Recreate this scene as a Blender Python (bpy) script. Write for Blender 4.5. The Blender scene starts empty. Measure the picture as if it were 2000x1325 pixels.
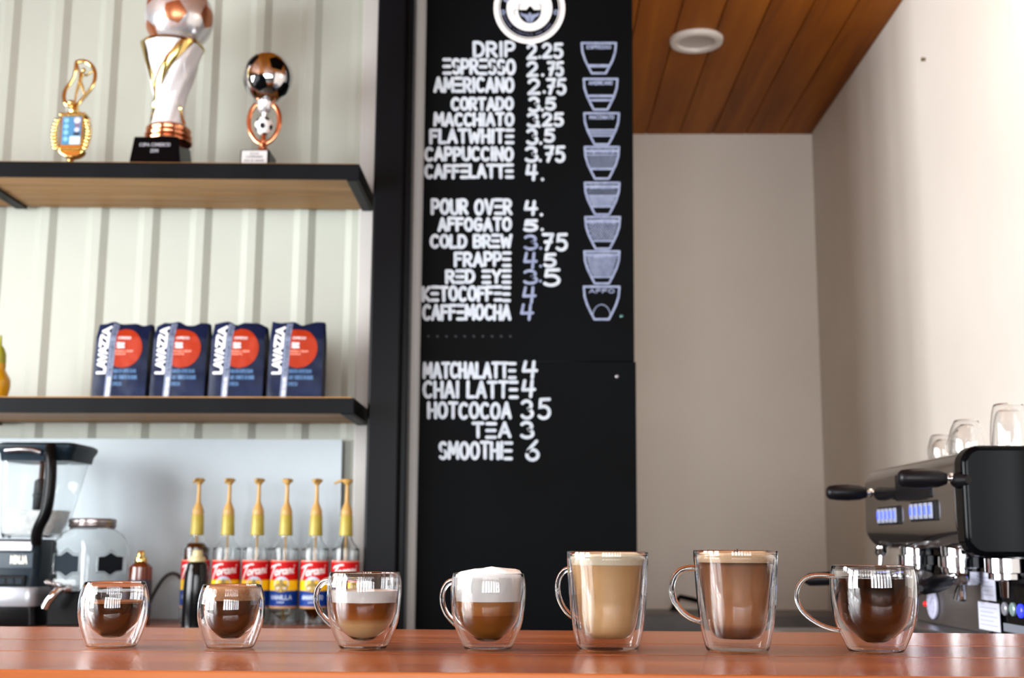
import bpy, bmesh, math, random
from mathutils import Vector, Matrix, noise

# ------------------------------------------------------------------ camera
FPX = 2400.0                       # focal length in pixels of the 2000 px wide frame
E = 1.169                          # eye height
PITCH = math.atan(397.5 / FPX)
YAW = math.radians(1.0)
ROLL = 0.0058
scene = bpy.context.scene
col = scene.collection
CAMROT = Matrix.Rotation(YAW, 3, 'Z') @ Matrix.Rotation(math.pi / 2 + PITCH, 3, 'X') @ Matrix.Rotation(ROLL, 3, 'Z')
cam_d = bpy.data.cameras.new('camera')
cam = bpy.data.objects.new('camera', cam_d)
col.objects.link(cam)
cam.matrix_world = Matrix.Translation((0, 0, E)) @ CAMROT.to_4x4()
cam_d.sensor_width = 36
cam_d.lens = FPX / 2000 * 36
cam_d.clip_start = 0.02
cam_d.dof.use_dof = True
cam_d.dof.focus_distance = 1.42
cam_d.dof.aperture_fstop = 7.5
scene.camera = cam

# ------------------------------------------------------------------ view, world, daylight
vs = scene.view_settings
vs.view_transform = 'Standard'
vs.look = 'None'
vs.exposure = 0.27
vs.gamma = 1.0
vs.use_curve_mapping = False
scene.cycles.max_bounces = 16
scene.cycles.transmission_bounces = 16
scene.cycles.glossy_bounces = 6
scene.cycles.diffuse_bounces = 5
scene.cycles.transparent_max_bounces = 16
world = bpy.data.worlds.new('sky')
scene.world = world
world.use_nodes = True
wb = world.node_tree.nodes['Background']
wb.inputs[0].default_value = (0.80, 0.90, 1.0, 1)
wb.inputs[1].default_value = 1.6


def area(name, loc, rot, sx, sy, power, color=(1, 1, 1)):
    l = bpy.data.lights.new(name, 'AREA')
    l.shape = 'RECTANGLE'
    l.size, l.size_y, l.energy, l.color = sx, sy, power, color
    o = bpy.data.objects.new(name, l)
    o.location = loc
    o.rotation_euler = rot
    col.objects.link(o)
    return o


XL, XR, YB, YF = -3.2, 1.27, -3.6, 5.41
XE, YE = 4.2, 1.3                            # the room widens to XE on the customers' side, nearer than YE      # room limits
CEIL = E + 1.85
# daylight just outside the windows of the left wall and of the wall behind the camera
area('daylight_left', (XL - 0.25, 0.7, 1.72), (0, math.radians(-90), 0), 1.75, 3.9, 680, (0.95, 0.98, 1.0))
area('daylight_rear', (-0.2, YB - 0.25, 1.72), (math.radians(90), 0, 0), 2.9, 1.75, 345, (0.97, 0.99, 1.0))
area('daylight_rear_right', (2.7, YB - 0.25, 1.72), (math.radians(90), 0, 0), 2.7, 1.75, 150, (0.97, 0.99, 1.0))


# ------------------------------------------------------------------ pixel to point on a real plane
def ray(px, py):
    return CAMROT @ Vector(((px - 1000) / FPX, -(py - 662.5) / FPX, -1))


def kfit(Y, z):
    """how much larger than Y / FPX metres one photo pixel is at depth Y and height z: across, upright"""
    th = math.atan((z - E) / Y)
    return ((Y * math.cos(PITCH) + (z - E) * math.sin(PITCH)) / Y, math.cos(th - PITCH) ** 2 / math.cos(th) ** 2)


def at(px, py, Y):
    d = ray(px, py)
    t = Y / d.y
    return Vector((d.x * t, Y, E + d.z * t))


def atx(px, py, X):
    d = ray(px, py)
    t = X / d.x
    return Vector((X, d.y * t, E + d.z * t))


def atz(px, py, Z):
    d = ray(px, py)
    t = (Z - E) / d.z
    return Vector((d.x * t, d.y * t, Z))


# ------------------------------------------------------------------ materials
ALB = 0.83                          # paints and woods of this room are a little duller than pure white foam and clear glass


def lin(c):
    k = 1.0 if min(c) > 245 else ALB
    return tuple(k * ((v / 255) / 12.92 if v / 255 <= 0.04045 else ((v / 255 + 0.055) / 1.055) ** 2.4) for v in c) + (1,)


def pm(name, rgb=(200, 200, 200), rough=0.5, metal=0.0, spec=0.5, coat=0.0, trans=0.0, ior=1.45, emit=None, estr=0.0, sss=0.0):
    m = bpy.data.materials.new(name)
    m.use_nodes = True
    b = m.node_tree.nodes['Principled BSDF']
    b.inputs['Base Color'].default_value = lin(rgb)
    b.inputs['Roughness'].default_value = rough
    b.inputs['Metallic'].default_value = metal
    b.inputs['Specular IOR Level'].default_value = spec
    b.inputs['Coat Weight'].default_value = coat
    b.inputs['Coat Roughness'].default_value = 0.05
    b.inputs['Transmission Weight'].default_value = trans
    b.inputs['IOR'].default_value = ior
    if emit:
        b.inputs['Emission Color'].default_value = lin(emit)
        b.inputs['Emission Strength'].default_value = estr
    if sss:
        b.inputs['Subsurface Weight'].default_value = sss
        b.inputs['Subsurface Radius'].default_value = (0.01, 0.008, 0.006)
        b.inputs['Subsurface Scale'].default_value = 0.3
    return m


def N(m, typ, **kw):
    n = m.node_tree.nodes.new(typ)
    for k, v in kw.items():
        setattr(n, k, v)
    return n


def link(m, a, ai, b, bi):
    m.node_tree.links.new(a.outputs[ai], b.inputs[bi])


def ramp(m, stops):
    r = N(m, 'ShaderNodeValToRGB')
    e = r.color_ramp.elements
    while len(e) < len(stops):
        e.new(0.5)
    for el, (p, c) in zip(e, stops):
        el.position = p
        el.color = lin(c)
    return r


def noisy(name, c1, c2, rough=0.5, scale=4.0, stretch=(1, 1, 1), bump=0.0, bscale=None, detail=4.0, **kw):
    """paint or stone or cloth with a slow variation of its own colour"""
    m = pm(name, c1, rough, **kw)
    b = m.node_tree.nodes['Principled BSDF']
    tc = N(m, 'ShaderNodeTexCoord')
    mp = N(m, 'ShaderNodeMapping')
    mp.inputs['Scale'].default_value = stretch
    link(m, tc, 'Object', mp, 'Vector')
    n = N(m, 'ShaderNodeTexNoise')
    n.inputs['Scale'].default_value = scale
    n.inputs['Detail'].default_value = detail
    link(m, mp, 0, n, 'Vector')
    r = ramp(m, [(0.3, c1), (0.7, c2)])
    link(m, n, 'Fac', r, 0)
    link(m, r, 0, b, 'Base Color')
    if bump:
        bn = N(m, 'ShaderNodeBump')
        bn.inputs['Strength'].default_value = bump
        bn.inputs['Distance'].default_value = 0.004
        n2 = N(m, 'ShaderNodeTexNoise')
        n2.inputs['Scale'].default_value = bscale or scale * 4
        link(m, mp, 0, n2, 'Vector')
        link(m, n2, 'Fac', bn, 'Height')
        link(m, bn, 0, b, 'Normal')
    return m


def wood(name, stops, rough, axis, plank, off=0.0, grain=9.0, coat=0.0, bump=0.15, vary=0.35, spec=0.5, across='Y'):
    """planked wood: grain runs along axis, each plank has its own tone"""
    m = pm(name, stops[0][1], rough, coat=coat, spec=spec)
    b = m.node_tree.nodes['Principled BSDF']
    tc = N(m, 'ShaderNodeTexCoord')
    sx = N(m, 'ShaderNodeSeparateXYZ')
    link(m, tc, 'Object', sx, 0)
    ad = N(m, 'ShaderNodeMath', operation='ADD'); ad.inputs[1].default_value = off
    link(m, sx, across, ad, 0)
    dv = N(m, 'ShaderNodeMath', operation='DIVIDE'); dv.inputs[1].default_value = plank
    link(m, ad, 0, dv, 0)
    fl = N(m, 'ShaderNodeMath', operation='FLOOR')
    link(m, dv, 0, fl, 0)
    wn = N(m, 'ShaderNodeTexWhiteNoise', noise_dimensions='1D')
    link(m, fl, 0, wn, 'W')
    mul = N(m, 'ShaderNodeVectorMath', operation='SCALE'); mul.inputs['Scale'].default_value = 7.0
    link(m, wn, 'Color', mul, 0)
    av = N(m, 'ShaderNodeVectorMath', operation='ADD')
    link(m, tc, 'Object', av, 0)
    link(m, mul, 0, av, 1)
    mp = N(m, 'ShaderNodeMapping')
    s = [grain, grain, grain]
    s['XYZ'.index(axis)] = grain * 0.07
    mp.inputs['Scale'].default_value = s
    link(m, av, 0, mp, 'Vector')
    n = N(m, 'ShaderNodeTexNoise')
    n.inputs['Scale'].default_value = 1.6
    n.inputs['Detail'].default_value = 6
    n.inputs['Distortion'].default_value = 0.9
    link(m, mp, 0, n, 'Vector')
    n2 = N(m, 'ShaderNodeTexNoise')
    n2.inputs['Scale'].default_value = 9
    n2.inputs['Detail'].default_value = 4
    link(m, mp, 0, n2, 'Vector')
    mix = N(m, 'ShaderNodeMath', operation='MULTIPLY_ADD')
    mix.inputs[1].default_value = 0.3
    link(m, n2, 'Fac', mix, 0)
    link(m, n, 'Fac', mix, 2)
    pv = N(m, 'ShaderNodeMath', operation='MULTIPLY_ADD')
    pv.inputs[1].default_value = vary
    link(m, wn, 'Value', pv, 0)
    link(m, mix, 0, pv, 2)
    sb = N(m, 'ShaderNodeMath', operation='SUBTRACT'); sb.inputs[1].default_value = 0.15 + vary * 0.5
    link(m, pv, 0, sb, 0)
    r = ramp(m, stops)
    link(m, sb, 0, r, 0)
    link(m, r, 0, b, 'Base Color')
    if bump:
        bn = N(m, 'ShaderNodeBump')
        bn.inputs['Strength'].default_value = bump
        bn.inputs['Distance'].default_value = 0.002
        link(m, mix, 0, bn, 'Height')
        link(m, bn, 0, b, 'Normal')
    return m


def layered(name, stops, h, rough=0.35, wob=0.0):
    """drink whose own colour changes with height (layers of coffee and milk); z runs 0..h"""
    m = pm(name, stops[0][1], rough, spec=0.3)
    b = m.node_tree.nodes['Principled BSDF']
    tc = N(m, 'ShaderNodeTexCoord')
    sx = N(m, 'ShaderNodeSeparateXYZ')
    link(m, tc, 'Object', sx, 0)
    n = N(m, 'ShaderNodeTexNoise')
    n.inputs['Scale'].default_value = 70
    link(m, tc, 'Object', n, 'Vector')
    ma = N(m, 'ShaderNodeMath', operation='MULTIPLY_ADD')
    ma.inputs[1].default_value = wob
    link(m, n, 'Fac', ma, 0)
    link(m, sx, 'Z', ma, 2)
    d = N(m, 'ShaderNodeMath', operation='DIVIDE'); d.inputs[1].default_value = h
    link(m, ma, 0, d, 0)
    r = ramp(m, stops)
    link(m, d, 0, r, 0)
    link(m, r, 0, b, 'Base Color')
    return m


M = {}
M['glass'] = pm('clear_glass', (255, 255, 255), 0.0, trans=1.0, ior=1.45)
M['jar_glass'] = pm('jar_glass', (252, 254, 254), 0.02, trans=1.0, ior=1.33)
M['black_metal'] = noisy('black_metal', (12, 13, 15), (18, 20, 23), 0.42, 6, spec=.07)
M['black_paint'] = noisy('black_steel_paint', (9, 9, 11), (14, 16, 20), 0.3, 3, (1, 1, 0.3), spec=.07)
M['black_plastic'] = pm('black_plastic', (8, 9, 11), 0.3, spec=.15)
M['soft_black'] = pm('soft_black', (12, 11, 15), 0.38, spec=.25)
M['blue_black'] = pm('blue_black_plastic', (22, 35, 45), 0.35, spec=.15)
M['chrome'] = pm('chrome', (225, 226, 230), 0.08, metal=1.0)
M['steel'] = noisy('brushed_steel', (150, 150, 155), (175, 175, 180), 0.3, 8, (1, 30, 1), metal=1.0)
M['gold'] = pm('gold', (228, 200, 126), 0.16, metal=1.0)
M['copper'] = pm('copper', (226, 150, 110), 0.18, metal=1.0)
M['silver'] = pm('silver', (232, 232, 236), 0.22, metal=.75)
M['pearl'] = pm('pearl', (226, 226, 230), 0.12, spec=0.7, coat=0.6)
M['lacquer'] = pm('black_lacquer', (5, 6, 8), 0.12, spec=.07)
M['housing'] = pm('polished_black', (26, 23, 23), 0.14, spec=1.0, coat=1.0, ior=1.9)
M['wall_white'] = noisy('white_painted_steel', (168, 171, 160), (178, 181, 170), 0.45, 2.0, bump=0.05)
M['panel_white'] = noisy('white_panel', (176, 187, 194), (186, 196, 202), 0.35, 3.0)
M['plaster'] = noisy('cream_plaster', (222, 214, 204), (231, 223, 214), 0.7, 1.6, bump=0.06, bscale=60)
M['trim_white'] = noisy('trim_white', (182, 178, 174), (192, 188, 184), 0.5, 3.0)
M['board'] = noisy('chalkboard_black', (7, 8, 9), (10, 12, 14), 0.5, 2.5, spec=0.03)
M['chalk'] = noisy('chalk_white', (168, 177, 188), (196, 203, 212), 0.9, 60)
M['chalk_dim'] = noisy('thin_chalk', (118, 128, 158), (146, 156, 182), 0.9, 60)
M['white'] = pm('white_print', (240, 240, 240), 0.5)
M['counter_wood'] = wood('reddish_counter_wood', [(0.1, (106, 54, 24)), (0.4, (166, 90, 46)), (0.7, (196, 116, 64)), (1.0, (218, 148, 94))], 0.24, 'X', 0.19, off=-1.156, grain=11, vary=0.15, bump=0.03)
M['ceiling_wood'] = wood('orange_ceiling_boards', [(0.05, (98, 46, 6)), (0.4, (150, 82, 14)), (0.7, (176, 104, 24)), (1.0, (194, 120, 36))], 0.5, 'Y', 0.151, off=-1.27, grain=5, vary=0.3, bump=0.05, across='X', spec=.12)
M['shelf_wood'] = wood('pale_shelf_wood', [(0.1, (92, 58, 22)), (0.4, (160, 116, 60)), (0.7, (192, 146, 88)), (1.0, (210, 166, 110))], 0.55, 'X', 0.17, off=0.0, grain=9, vary=0.2)
M['back_wood'] = wood('back_counter_wood', [(0.1, (110, 66, 48)), (0.5, (160, 104, 80)), (1.0, (188, 132, 104))], 0.35, 'X', 0.3, grain=6)
M['dark_wall'] = noisy('brown_room_wall', (92, 76, 62), (104, 88, 72), .8, 2.0)
M['floor'] = noisy('concrete_floor', (84, 76, 68), (98, 90, 82), 0.5, 3.0)
M['grey_stone'] = noisy('dark_grey_worktop', (92, 90, 90), (108, 106, 106), 0.4, 9.0)


# ------------------------------------------------------------------ mesh builder
class MB:
    def __init__(s):
        s.v, s.f, s.m = [], [], []
        s.lift = 0

    def add(s, vs, fs, mi=0, T=None):
        o = len(s.v)
        s.v += [tuple((T @ Vector(p)) if T is not None else p) for p in vs]
        s.f += [tuple(i + o for i in f) for f in fs]
        s.m += [mi] * len(fs)
        return s

    def box(s, x0, x1, y0, y1, z0, z1, mi=0, T=None):
        vs = [(x, y, z) for z in (z0, z1) for y in (y0, y1) for x in (x0, x1)]
        return s.add(vs, [(0, 2, 3, 1), (4, 5, 7, 6), (0, 1, 5, 4), (2, 6, 7, 3), (0, 4, 6, 2), (1, 3, 7, 5)], mi, T)

    def lathe(s, prof, seg=48, c=(0, 0, 0), mi=0, T=None, closed=False):
        """prof [(r, z)]; r = 0 ends become poles"""
        vs, rows = [], []
        for r, z in prof:
            if r <= 1e-9:
                rows.append([len(vs)]); vs.append((c[0], c[1], c[2] + z))
            else:
                rows.append(list(range(len(vs), len(vs) + seg)))
                vs += [(c[0] + r * math.cos(2 * math.pi * k / seg), c[1] + r * math.sin(2 * math.pi * k / seg), c[2] + z) for k in range(seg)]
        fs = []
        pairs = list(zip(rows, rows[1:]))
        if closed:
            pairs.append((rows[-1], rows[0]))
        for a, b in pairs:
            for k in range(seg):
                k2 = (k + 1) % seg
                if len(a) == 1 and len(b) == 1:
                    continue
                if len(a) == 1:
                    fs.append((a[0], b[k2], b[k]))
                elif len(b) == 1:
                    fs.append((a[k], a[k2], b[0]))
                else:
                    fs.append((a[k], a[k2], b[k2], b[k]))
        return s.add(vs, fs, mi, T)

    def tube(s, pts, r, seg=12, mi=0, flat=1.0, caps=True, T=None, closed=False, up=None):
        """tube along pts; r a number or a list; flat squashes the section across the frame's second axis"""
        P = [Vector(p) for p in pts]
        n = len(P)
        R = r if isinstance(r, (list, tuple)) else [r] * n
        vs, fs = [], []
        ref = Vector(up) if up else None
        for i in range(n):
            if closed:
                t = P[(i + 1) % n] - P[i - 1]
            else:
                t = P[min(i + 1, n - 1)] - P[max(i - 1, 0)]
            t.normalize()
            if ref is None:
                ref = Vector((0, 0, 1)) if abs(t.z) < 0.9 else Vector((0, 1, 0))
            a = ref - t * ref.dot(t)
            if a.length < 1e-6:
                a = t.orthogonal()
            a.normalize()
            if not up:
                ref = a
            b = t.cross(a)
            for k in range(seg):
                an = 2 * math.pi * k / seg
                vs.append(tuple(P[i] + a * (R[i] * math.cos(an)) + b * (R[i] * flat * math.sin(an))))
        for i in range(n if closed else n - 1):
            j = (i + 1) % n
            for k in range(seg):
                k2 = (k + 1) % seg
                fs.append((i * seg + k, i * seg + k2, j * seg + k2, j * seg + k))
        if caps and not closed:
            fs.append(tuple(range(seg - 1, -1, -1)))
            fs.append(tuple(range((n - 1) * seg, n * seg)))
        return s.add(vs, fs, mi, T)

    def sphere(s, c, r, seg=20, mi=0, sc=(1, 1, 1), T=None):
        rows = max(8, seg // 2)
        prof = [(r * math.sin(math.pi * i / rows), -r * math.cos(math.pi * i / rows)) for i in range(rows + 1)]
        prof[0] = (0, -r); prof[-1] = (0, r)
        t = Matrix.Translation(c) @ Matrix.Diagonal((*sc, 1))
        return s.lathe(prof, seg, (0, 0, 0), mi, (T @ t) if T is not None else t)

    def prism(s, poly, d0, d1, fn, mi=0, T=None):
        """polygon (u, v) swept from d0 to d1; fn(u, v, d) gives the point"""
        n = len(poly)
        vs = [fn(u, v, d0) for u, v in poly] + [fn(u, v, d1) for u, v in poly]
        fs = [tuple(range(n - 1, -1, -1)), tuple(range(n, 2 * n))]
        fs += [(i, (i + 1) % n, n + (i + 1) % n, n + i) for i in range(n)]
        return s.add(vs, fs, mi, T)

    def strokes(s, lines, w, fn, mi=0, step=None):
        """flat brush strokes; lines of (u, v), width w, fn(u, v) gives the point"""
        h = w / 2
        parts = []
        for L in lines:
            P = [Vector(p) for p in L]
            if len(P) == 1:
                P.append(P[0] + Vector((w * 1e-3, 0)))
            cur = [P[0]]
            for k in range(1, len(P)):
                cur.append(P[k])
                if k < len(P) - 1:
                    d1, d2 = P[k] - P[k - 1], P[k + 1] - P[k]
                    if d1.length > w * .6 and d2.length > w * .6 and d1.angle(d2, 0) > .8:
                        parts.append(cur)
                        cur = [P[k]]
            parts.append(cur)
        fn0 = fn
        for pi_, P in enumerate(parts):
            # each brush stroke lies a hair over the one before, towards the viewer
            e = w * .2
            p0 = Vector(fn0(P[0].x, P[0].y))
            nv = (Vector(fn0(P[0].x + e, P[0].y)) - p0).cross(Vector(fn0(P[0].x, P[0].y + e)) - p0)
            nv = nv.normalized() if nv.length > 0 else Vector((0, -1, 0))
            if nv.y > .2 or (abs(nv.y) <= .2 and nv.x > 0):
                nv = -nv
            off = nv * (s.lift % 30) * 1.6e-5
            s.lift += 1
            fn = lambda u, v, off=off: tuple(Vector(fn0(u, v)) + off)
            if step:
                Q = [P[0]]
                for a, b in zip(P, P[1:]):
                    k = max(1, int((b - a).length / step))
                    Q += [a.lerp(b, (j + 1) / k) for j in range(k)]
                P = Q
            n = len(P)
            loop = n > 5 and (P[0] - P[-1]).length < w * .2
            vs, fs = [], []
            for i in range(n):
                t1 = (P[i] - P[i - 1]) if i else ((P[-1] - P[-2]) if loop else (P[1] - P[0]))
                t2 = (P[i + 1] - P[i]) if i < n - 1 else ((P[1] - P[0]) if loop else t1)
                t1 = t1.normalized(); t2 = t2.normalized()
                t = t1 + t2
                if t.length < 0.3:
                    t = t1
                t.normalize()
                k = min(1.5, 1 / max(0.4, t.dot(t1)))
                nn = Vector((-t.y, t.x)) * h * k
                a, b = P[i] + nn, P[i] - nn
                vs += [fn(a.x, a.y), fn(b.x, b.y)]
            for i in range(n - 1):
                fs.append((2 * i, 2 * i + 1, 2 * i + 3, 2 * i + 2))
            for end, sg in () if loop else ((0, -1), (n - 1, 1)):
                t = (P[1] - P[0]).normalized() if end == 0 else (P[-1] - P[-2]).normalized()
                a0 = math.atan2(t.y, t.x) + (math.pi / 2 if end == 0 else -math.pi / 2)
                base = len(vs)
                vs.append(fn(P[end].x, P[end].y))
                K = 6
                for j in range(K + 1):
                    an = a0 + math.pi * j / K
                    q = P[end] + Vector((math.cos(an), math.sin(an))) * h
                    vs.append(fn(q.x, q.y))
                fs += [(base, base + 1 + j, base + 2 + j) for j in range(K)]
            s.add(vs, fs, mi)
        return s

    def poly(s, pts, fn, mi=0):
        return s.add([fn(u, v) for u, v in pts], [tuple(range(len(pts)))], mi)

    def build(s, name, mats, parent=None, loc=(0, 0, 0), rot=(0, 0, 0), smooth=35, bevel=0.0, bseg=2, sub=0, fix=False):
        me = bpy.data.meshes.new(name)
        me.from_pydata(s.v, [], s.f)
        if fix:
            bm = bmesh.new(); bm.from_mesh(me)
            bmesh.ops.recalc_face_normals(bm, faces=bm.faces)
            bm.to_mesh(me); bm.free()
        mats = mats if isinstance(mats, (list, tuple)) else [mats]
        for m in mats:
            me.materials.append(m)
        if len(mats) > 1:
            me.polygons.foreach_set('material_index', s.m)
        if smooth:
            me.polygons.foreach_set('use_smooth', [True] * len(me.polygons))
            me.set_sharp_from_angle(angle=math.radians(smooth))
        me.update()
        o = bpy.data.objects.new(name, me)
        col.objects.link(o)
        o.location = loc
        o.rotation_euler = rot
        if parent:
            o.parent = parent
        if bevel:
            b = o.modifiers.new('bevel', 'BEVEL')
            b.width, b.segments, b.limit_method = bevel, bseg, 'ANGLE'
            b.angle_limit = math.radians(40)
            b.harden_normals = False
        if sub:
            u = o.modifiers.new('sub', 'SUBSURF')
            u.levels = u.render_levels = sub
        return o


def tag(o, label, cat, group=None):
    o['label'] = label
    o['category'] = cat
    if group:
        o['group'] = group
    return o


def thing(name, label, cat, loc, rz=0.0, group=None, fit=None):
    o = bpy.data.objects.new(name, None)
    if fit:
        kx, kz = kfit(*fit)
        o.scale = (kx, kx, kz)
    col.objects.link(o)
    o.empty_display_size = 0.05
    o.location = loc
    o.rotation_euler = (0, 0, rz)
    return tag(o, label, cat, group)


def struct(o):
    o['kind'] = 'structure'
    return o


def copy_tree(o, parent=None):
    c = o.copy()
    col.objects.link(c)
    if parent:
        c.parent = parent
    for ch in list(o.children):
        copy_tree(ch, c)
    return c


# ------------------------------------------------------------------ brush lettering
def arc(cx, cy, rx, ry, a0, a1, n=10):
    return [(cx + rx * math.cos(math.radians(a0 + (a1 - a0) * i / n)), cy + ry * math.sin(math.radians(a0 + (a1 - a0) * i / n))) for i in range(n + 1)]


G = {
    'A': (.72, [[(0, 0), (.36, 1), (.72, 0)], [(.14, .32), (.58, .32)]]),
    'B': (.62, [[(0, 0), (0, 1)], [(0, 1)] + arc(.30, .76, .28, .24, 90, -90) + [(0, .52)], [(0, .52)] + arc(.32, .26, .30, .26, 90, -90) + [(0, 0)]]),
    'C': (.66, [arc(.36, .5, .36, .5, 50, 310, 14)]),
    'D': (.66, [[(0, 0), (0, 1)], [(0, 1)] + arc(.24, .5, .42, .5, 90, -90, 12) + [(0, 0)]]),
    'E': (.58, [[(0, 1), (.58, 1)], [(0, .5), (.55, .5)], [(0, 0), (.58, 0)]]),
    'F': (.56, [[(0, 0), (0, 1), (.56, 1)], [(0, .55), (.46, .55)]]),
    'G': (.70, [arc(.36, .5, .36, .5, 50, 330, 14) + [(.68, .45), (.40, .45)]]),
    'H': (.62, [[(0, 0), (0, 1)], [(.62, 0), (.62, 1)], [(0, .5), (.62, .5)]]),
    'I': (.12, [[(.06, 0), (.06, 1)]]),
    'J': (.5, [[(.5, 1), (.5, .3)] + arc(.25, .25, .25, .25, 0, -180)]),
    'K': (.62, [[(0, 0), (0, 1)], [(.6, 1), (.04, .48), (.62, 0)]]),
    'L': (.52, [[(0, 1), (0, 0), (.52, 0)]]),
    'M': (.82, [[(0, 0), (.06, 1), (.41, .3), (.76, 1), (.82, 0)]]),
    'N': (.66, [[(0, 0), (0, 1), (.66, 0), (.66, 1)]]),
    'O': (.70, [arc(.35, .5, .35, .5, 90, 450, 18)]),
    'P': (.58, [[(0, 0), (0, 1)], [(0, 1)] + arc(.28, .72, .30, .28, 90, -90) + [(0, .44)]]),
    'Q': (.72, [arc(.35, .5, .35, .5, 90, 450, 18), [(.45, .25), (.74, -.05)]]),
    'R': (.62, [[(0, 0), (0, 1)], [(0, 1)] + arc(.28, .74, .30, .26, 90, -90) + [(0, .48)], [(.22, .48), (.62, 0)]]),
    'S': (.58, [arc(.30, .74, .28, .26, 40, 270, 10) + arc(.28, .25, .30, .25, 90, -140, 10)]),
    'T': (.66, [[(0, 1), (.66, 1)], [(.33, 1), (.33, 0)]]),
    'U': (.64, [[(0, 1), (0, .32)] + arc(.32, .32, .32, .32, 180, 360) + [(.64, 1)]]),
    'V': (.70, [[(0, 1), (.35, 0), (.70, 1)]]),
    'W': (.92, [[(0, 1), (.2, 0), (.46, .7), (.72, 0), (.92, 1)]]),
    'X': (.64, [[(0, 0), (.64, 1)], [(0, 1), (.64, 0)]]),
    'Y': (.66, [[(0, 1), (.33, .5), (.66, 1)], [(.33, .5), (.33, 0)]]),
    'Z': (.62, [[(0, 1), (.62, 1), (0, 0), (.62, 0)]]),
    '0': (.6, [arc(.3, .5, .3, .5, 90, 450, 16)]),
    '1': (.25, [[(0, .8), (.2, 1), (.2, 0)]]),
    '2': (.60, [arc(.28, .72, .28, .28, 165, -30, 10) + [(0, 0), (.60, .02)]]),
    '3': (.58, [arc(.26, .74, .26, .25, 150, -80, 10) + arc(.28, .25, .30, .26, 80, -150, 12)]),
    '4': (.62, [[(.1, 1), (0, .42), (.62, .45)], [(.5, 1), (.42, 0)]]),
    '5': (.58, [[(.55, 1), (.08, .98), (.04, .58)] + arc(.24, .30, .32, .32, 110, -140, 12)]),
    '6': (.60, [[(.5, 1), (.12, .55)] + arc(.30, .27, .28, .27, 150, 510, 16)]),
    '7': (.58, [[(0, 1), (.58, 1), (.2, 0)], [(.12, .5), (.5, .52)]]),
    '8': (.6, [arc(.3, .75, .24, .25, -90, 270, 14), arc(.3, .26, .3, .26, 90, 450, 14)]),
    '9': (.6, [arc(.3, .7, .28, .28, 0, 360, 14), [(.58, .7), (.4, 0)]]),
    '.': (.08, [[(.04, .02)]]),
    ',': (.08, [[(.06, .05), (0, -.12)]]),
    '%': (.8, [[(.1, 0), (.7, 1)], arc(.15, .8, .14, .2, 0, 360, 8), arc(.65, .2, .14, .2, 0, 360, 8)]),
    "'": (.08, [[(.04, 1), (.04, .8)]]),
    '&': (.7, [arc(.3, .5, .3, .5, 0, 330, 14)]),
    '-': (.4, [[(0, .5), (.4, .5)]]),
    ' ': (.28, []),
}


def write(text, x0, y0, x1, y1, w, gap=0.22, jit=0.0, rnd=None, E3=True):
    """lines of strokes that fill the box x0..x1, y0 (bottom)..y1 (top), allowing for stroke width w"""
    tot = sum(G[c][0] for c in text) + gap * (len(text) - 1)
    sx = (x1 - x0 - w * (1 if x1 > x0 else -1)) / max(tot, 1e-6)
    sgn = 1 if y1 > y0 else -1
    sy = (y1 - y0) - w * sgn
    x = x0 + w / 2
    out = []
    for c in text:
        gw, L = G[c]
        if c == 'E' and not E3:
            L = L + [[(0, 0), (0, 1)]]
        jy = rnd.uniform(-jit, jit) * abs(sy) if rnd else 0
        js = rnd.uniform(-jit, jit) if rnd else 0
        for l in L:
            out.append([(x + (u + js * (v - .5)) * sx, y0 + w / 2 * sgn + v * sy + jy) for u, v in l])
        x += (gw + gap) * sx
    return out


# ================================================================== SETTING
def plane_struct(name, pts, mat, thick):
    """a slab: pts is the visible quad, thick the offset vector to its hidden side"""
    mb = MB()
    t = Vector(thick)
    vs = [Vector(p) for p in pts] + [Vector(p) + t for p in pts]
    n = len(pts)
    mb.add([tuple(v) for v in vs], [tuple(range(n)), tuple(range(2 * n - 1, n - 1, -1))] + [(i, (i + 1) % n, n + (i + 1) % n, n + i) for i in range(n)])
    return struct(mb.build(name, mat, smooth=0, fix=True))


YW = 3.74                                    # corrugated wall
plane_struct('floor', [(XL, YB, 0), (XE, YB, 0), (XE, YF, 0), (XL, YF, 0)], M['floor'], (0, 0, -.1))
plane_struct('wall_side', [(XE, YB, 0), (XE, YE, 0), (XE, YE, CEIL + .09), (XE, YB, CEIL + .09)], M['dark_wall'], (.12, 0, 0))
plane_struct('wall_return', [(XR + .12, YE, 0), (XE, YE, 0), (XE, YE, CEIL + .09), (XR + .12, YE, CEIL + .09)], M['dark_wall'], (0, .12, 0))
plane_struct('wall_right', [(XR, YE, 0), (XR, YF, 0), (XR, YF, CEIL + .09), (XR, YE, CEIL + .09)], M['plaster'], (.12, 0, 0))

# ceiling of boards that run towards the back wall, with a groove between boards
mb = MB()
x = XR + 20 * 0.151
PW = 0.151
while x > XL:
    x0 = max(XL, x - PW)
    g = 0.0028
    mb.add([(x, YB, CEIL + .008), (x, YF, CEIL + .008), (x - g, YF, CEIL), (x - g, YB, CEIL), (x0 + g, YF, CEIL), (x0 + g, YB, CEIL), (x0, YF, CEIL + .008), (x0, YB, CEIL + .008)],
           [(0, 1, 2, 3), (3, 2, 4, 5), (5, 4, 6, 7)])
    x = x0
mb.box(XL, XR + 20 * PW, YB, YF, CEIL + .01, CEIL + .08)
ceiling = struct(mb.build('ceiling', M['ceiling_wood'], smooth=0))

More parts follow.
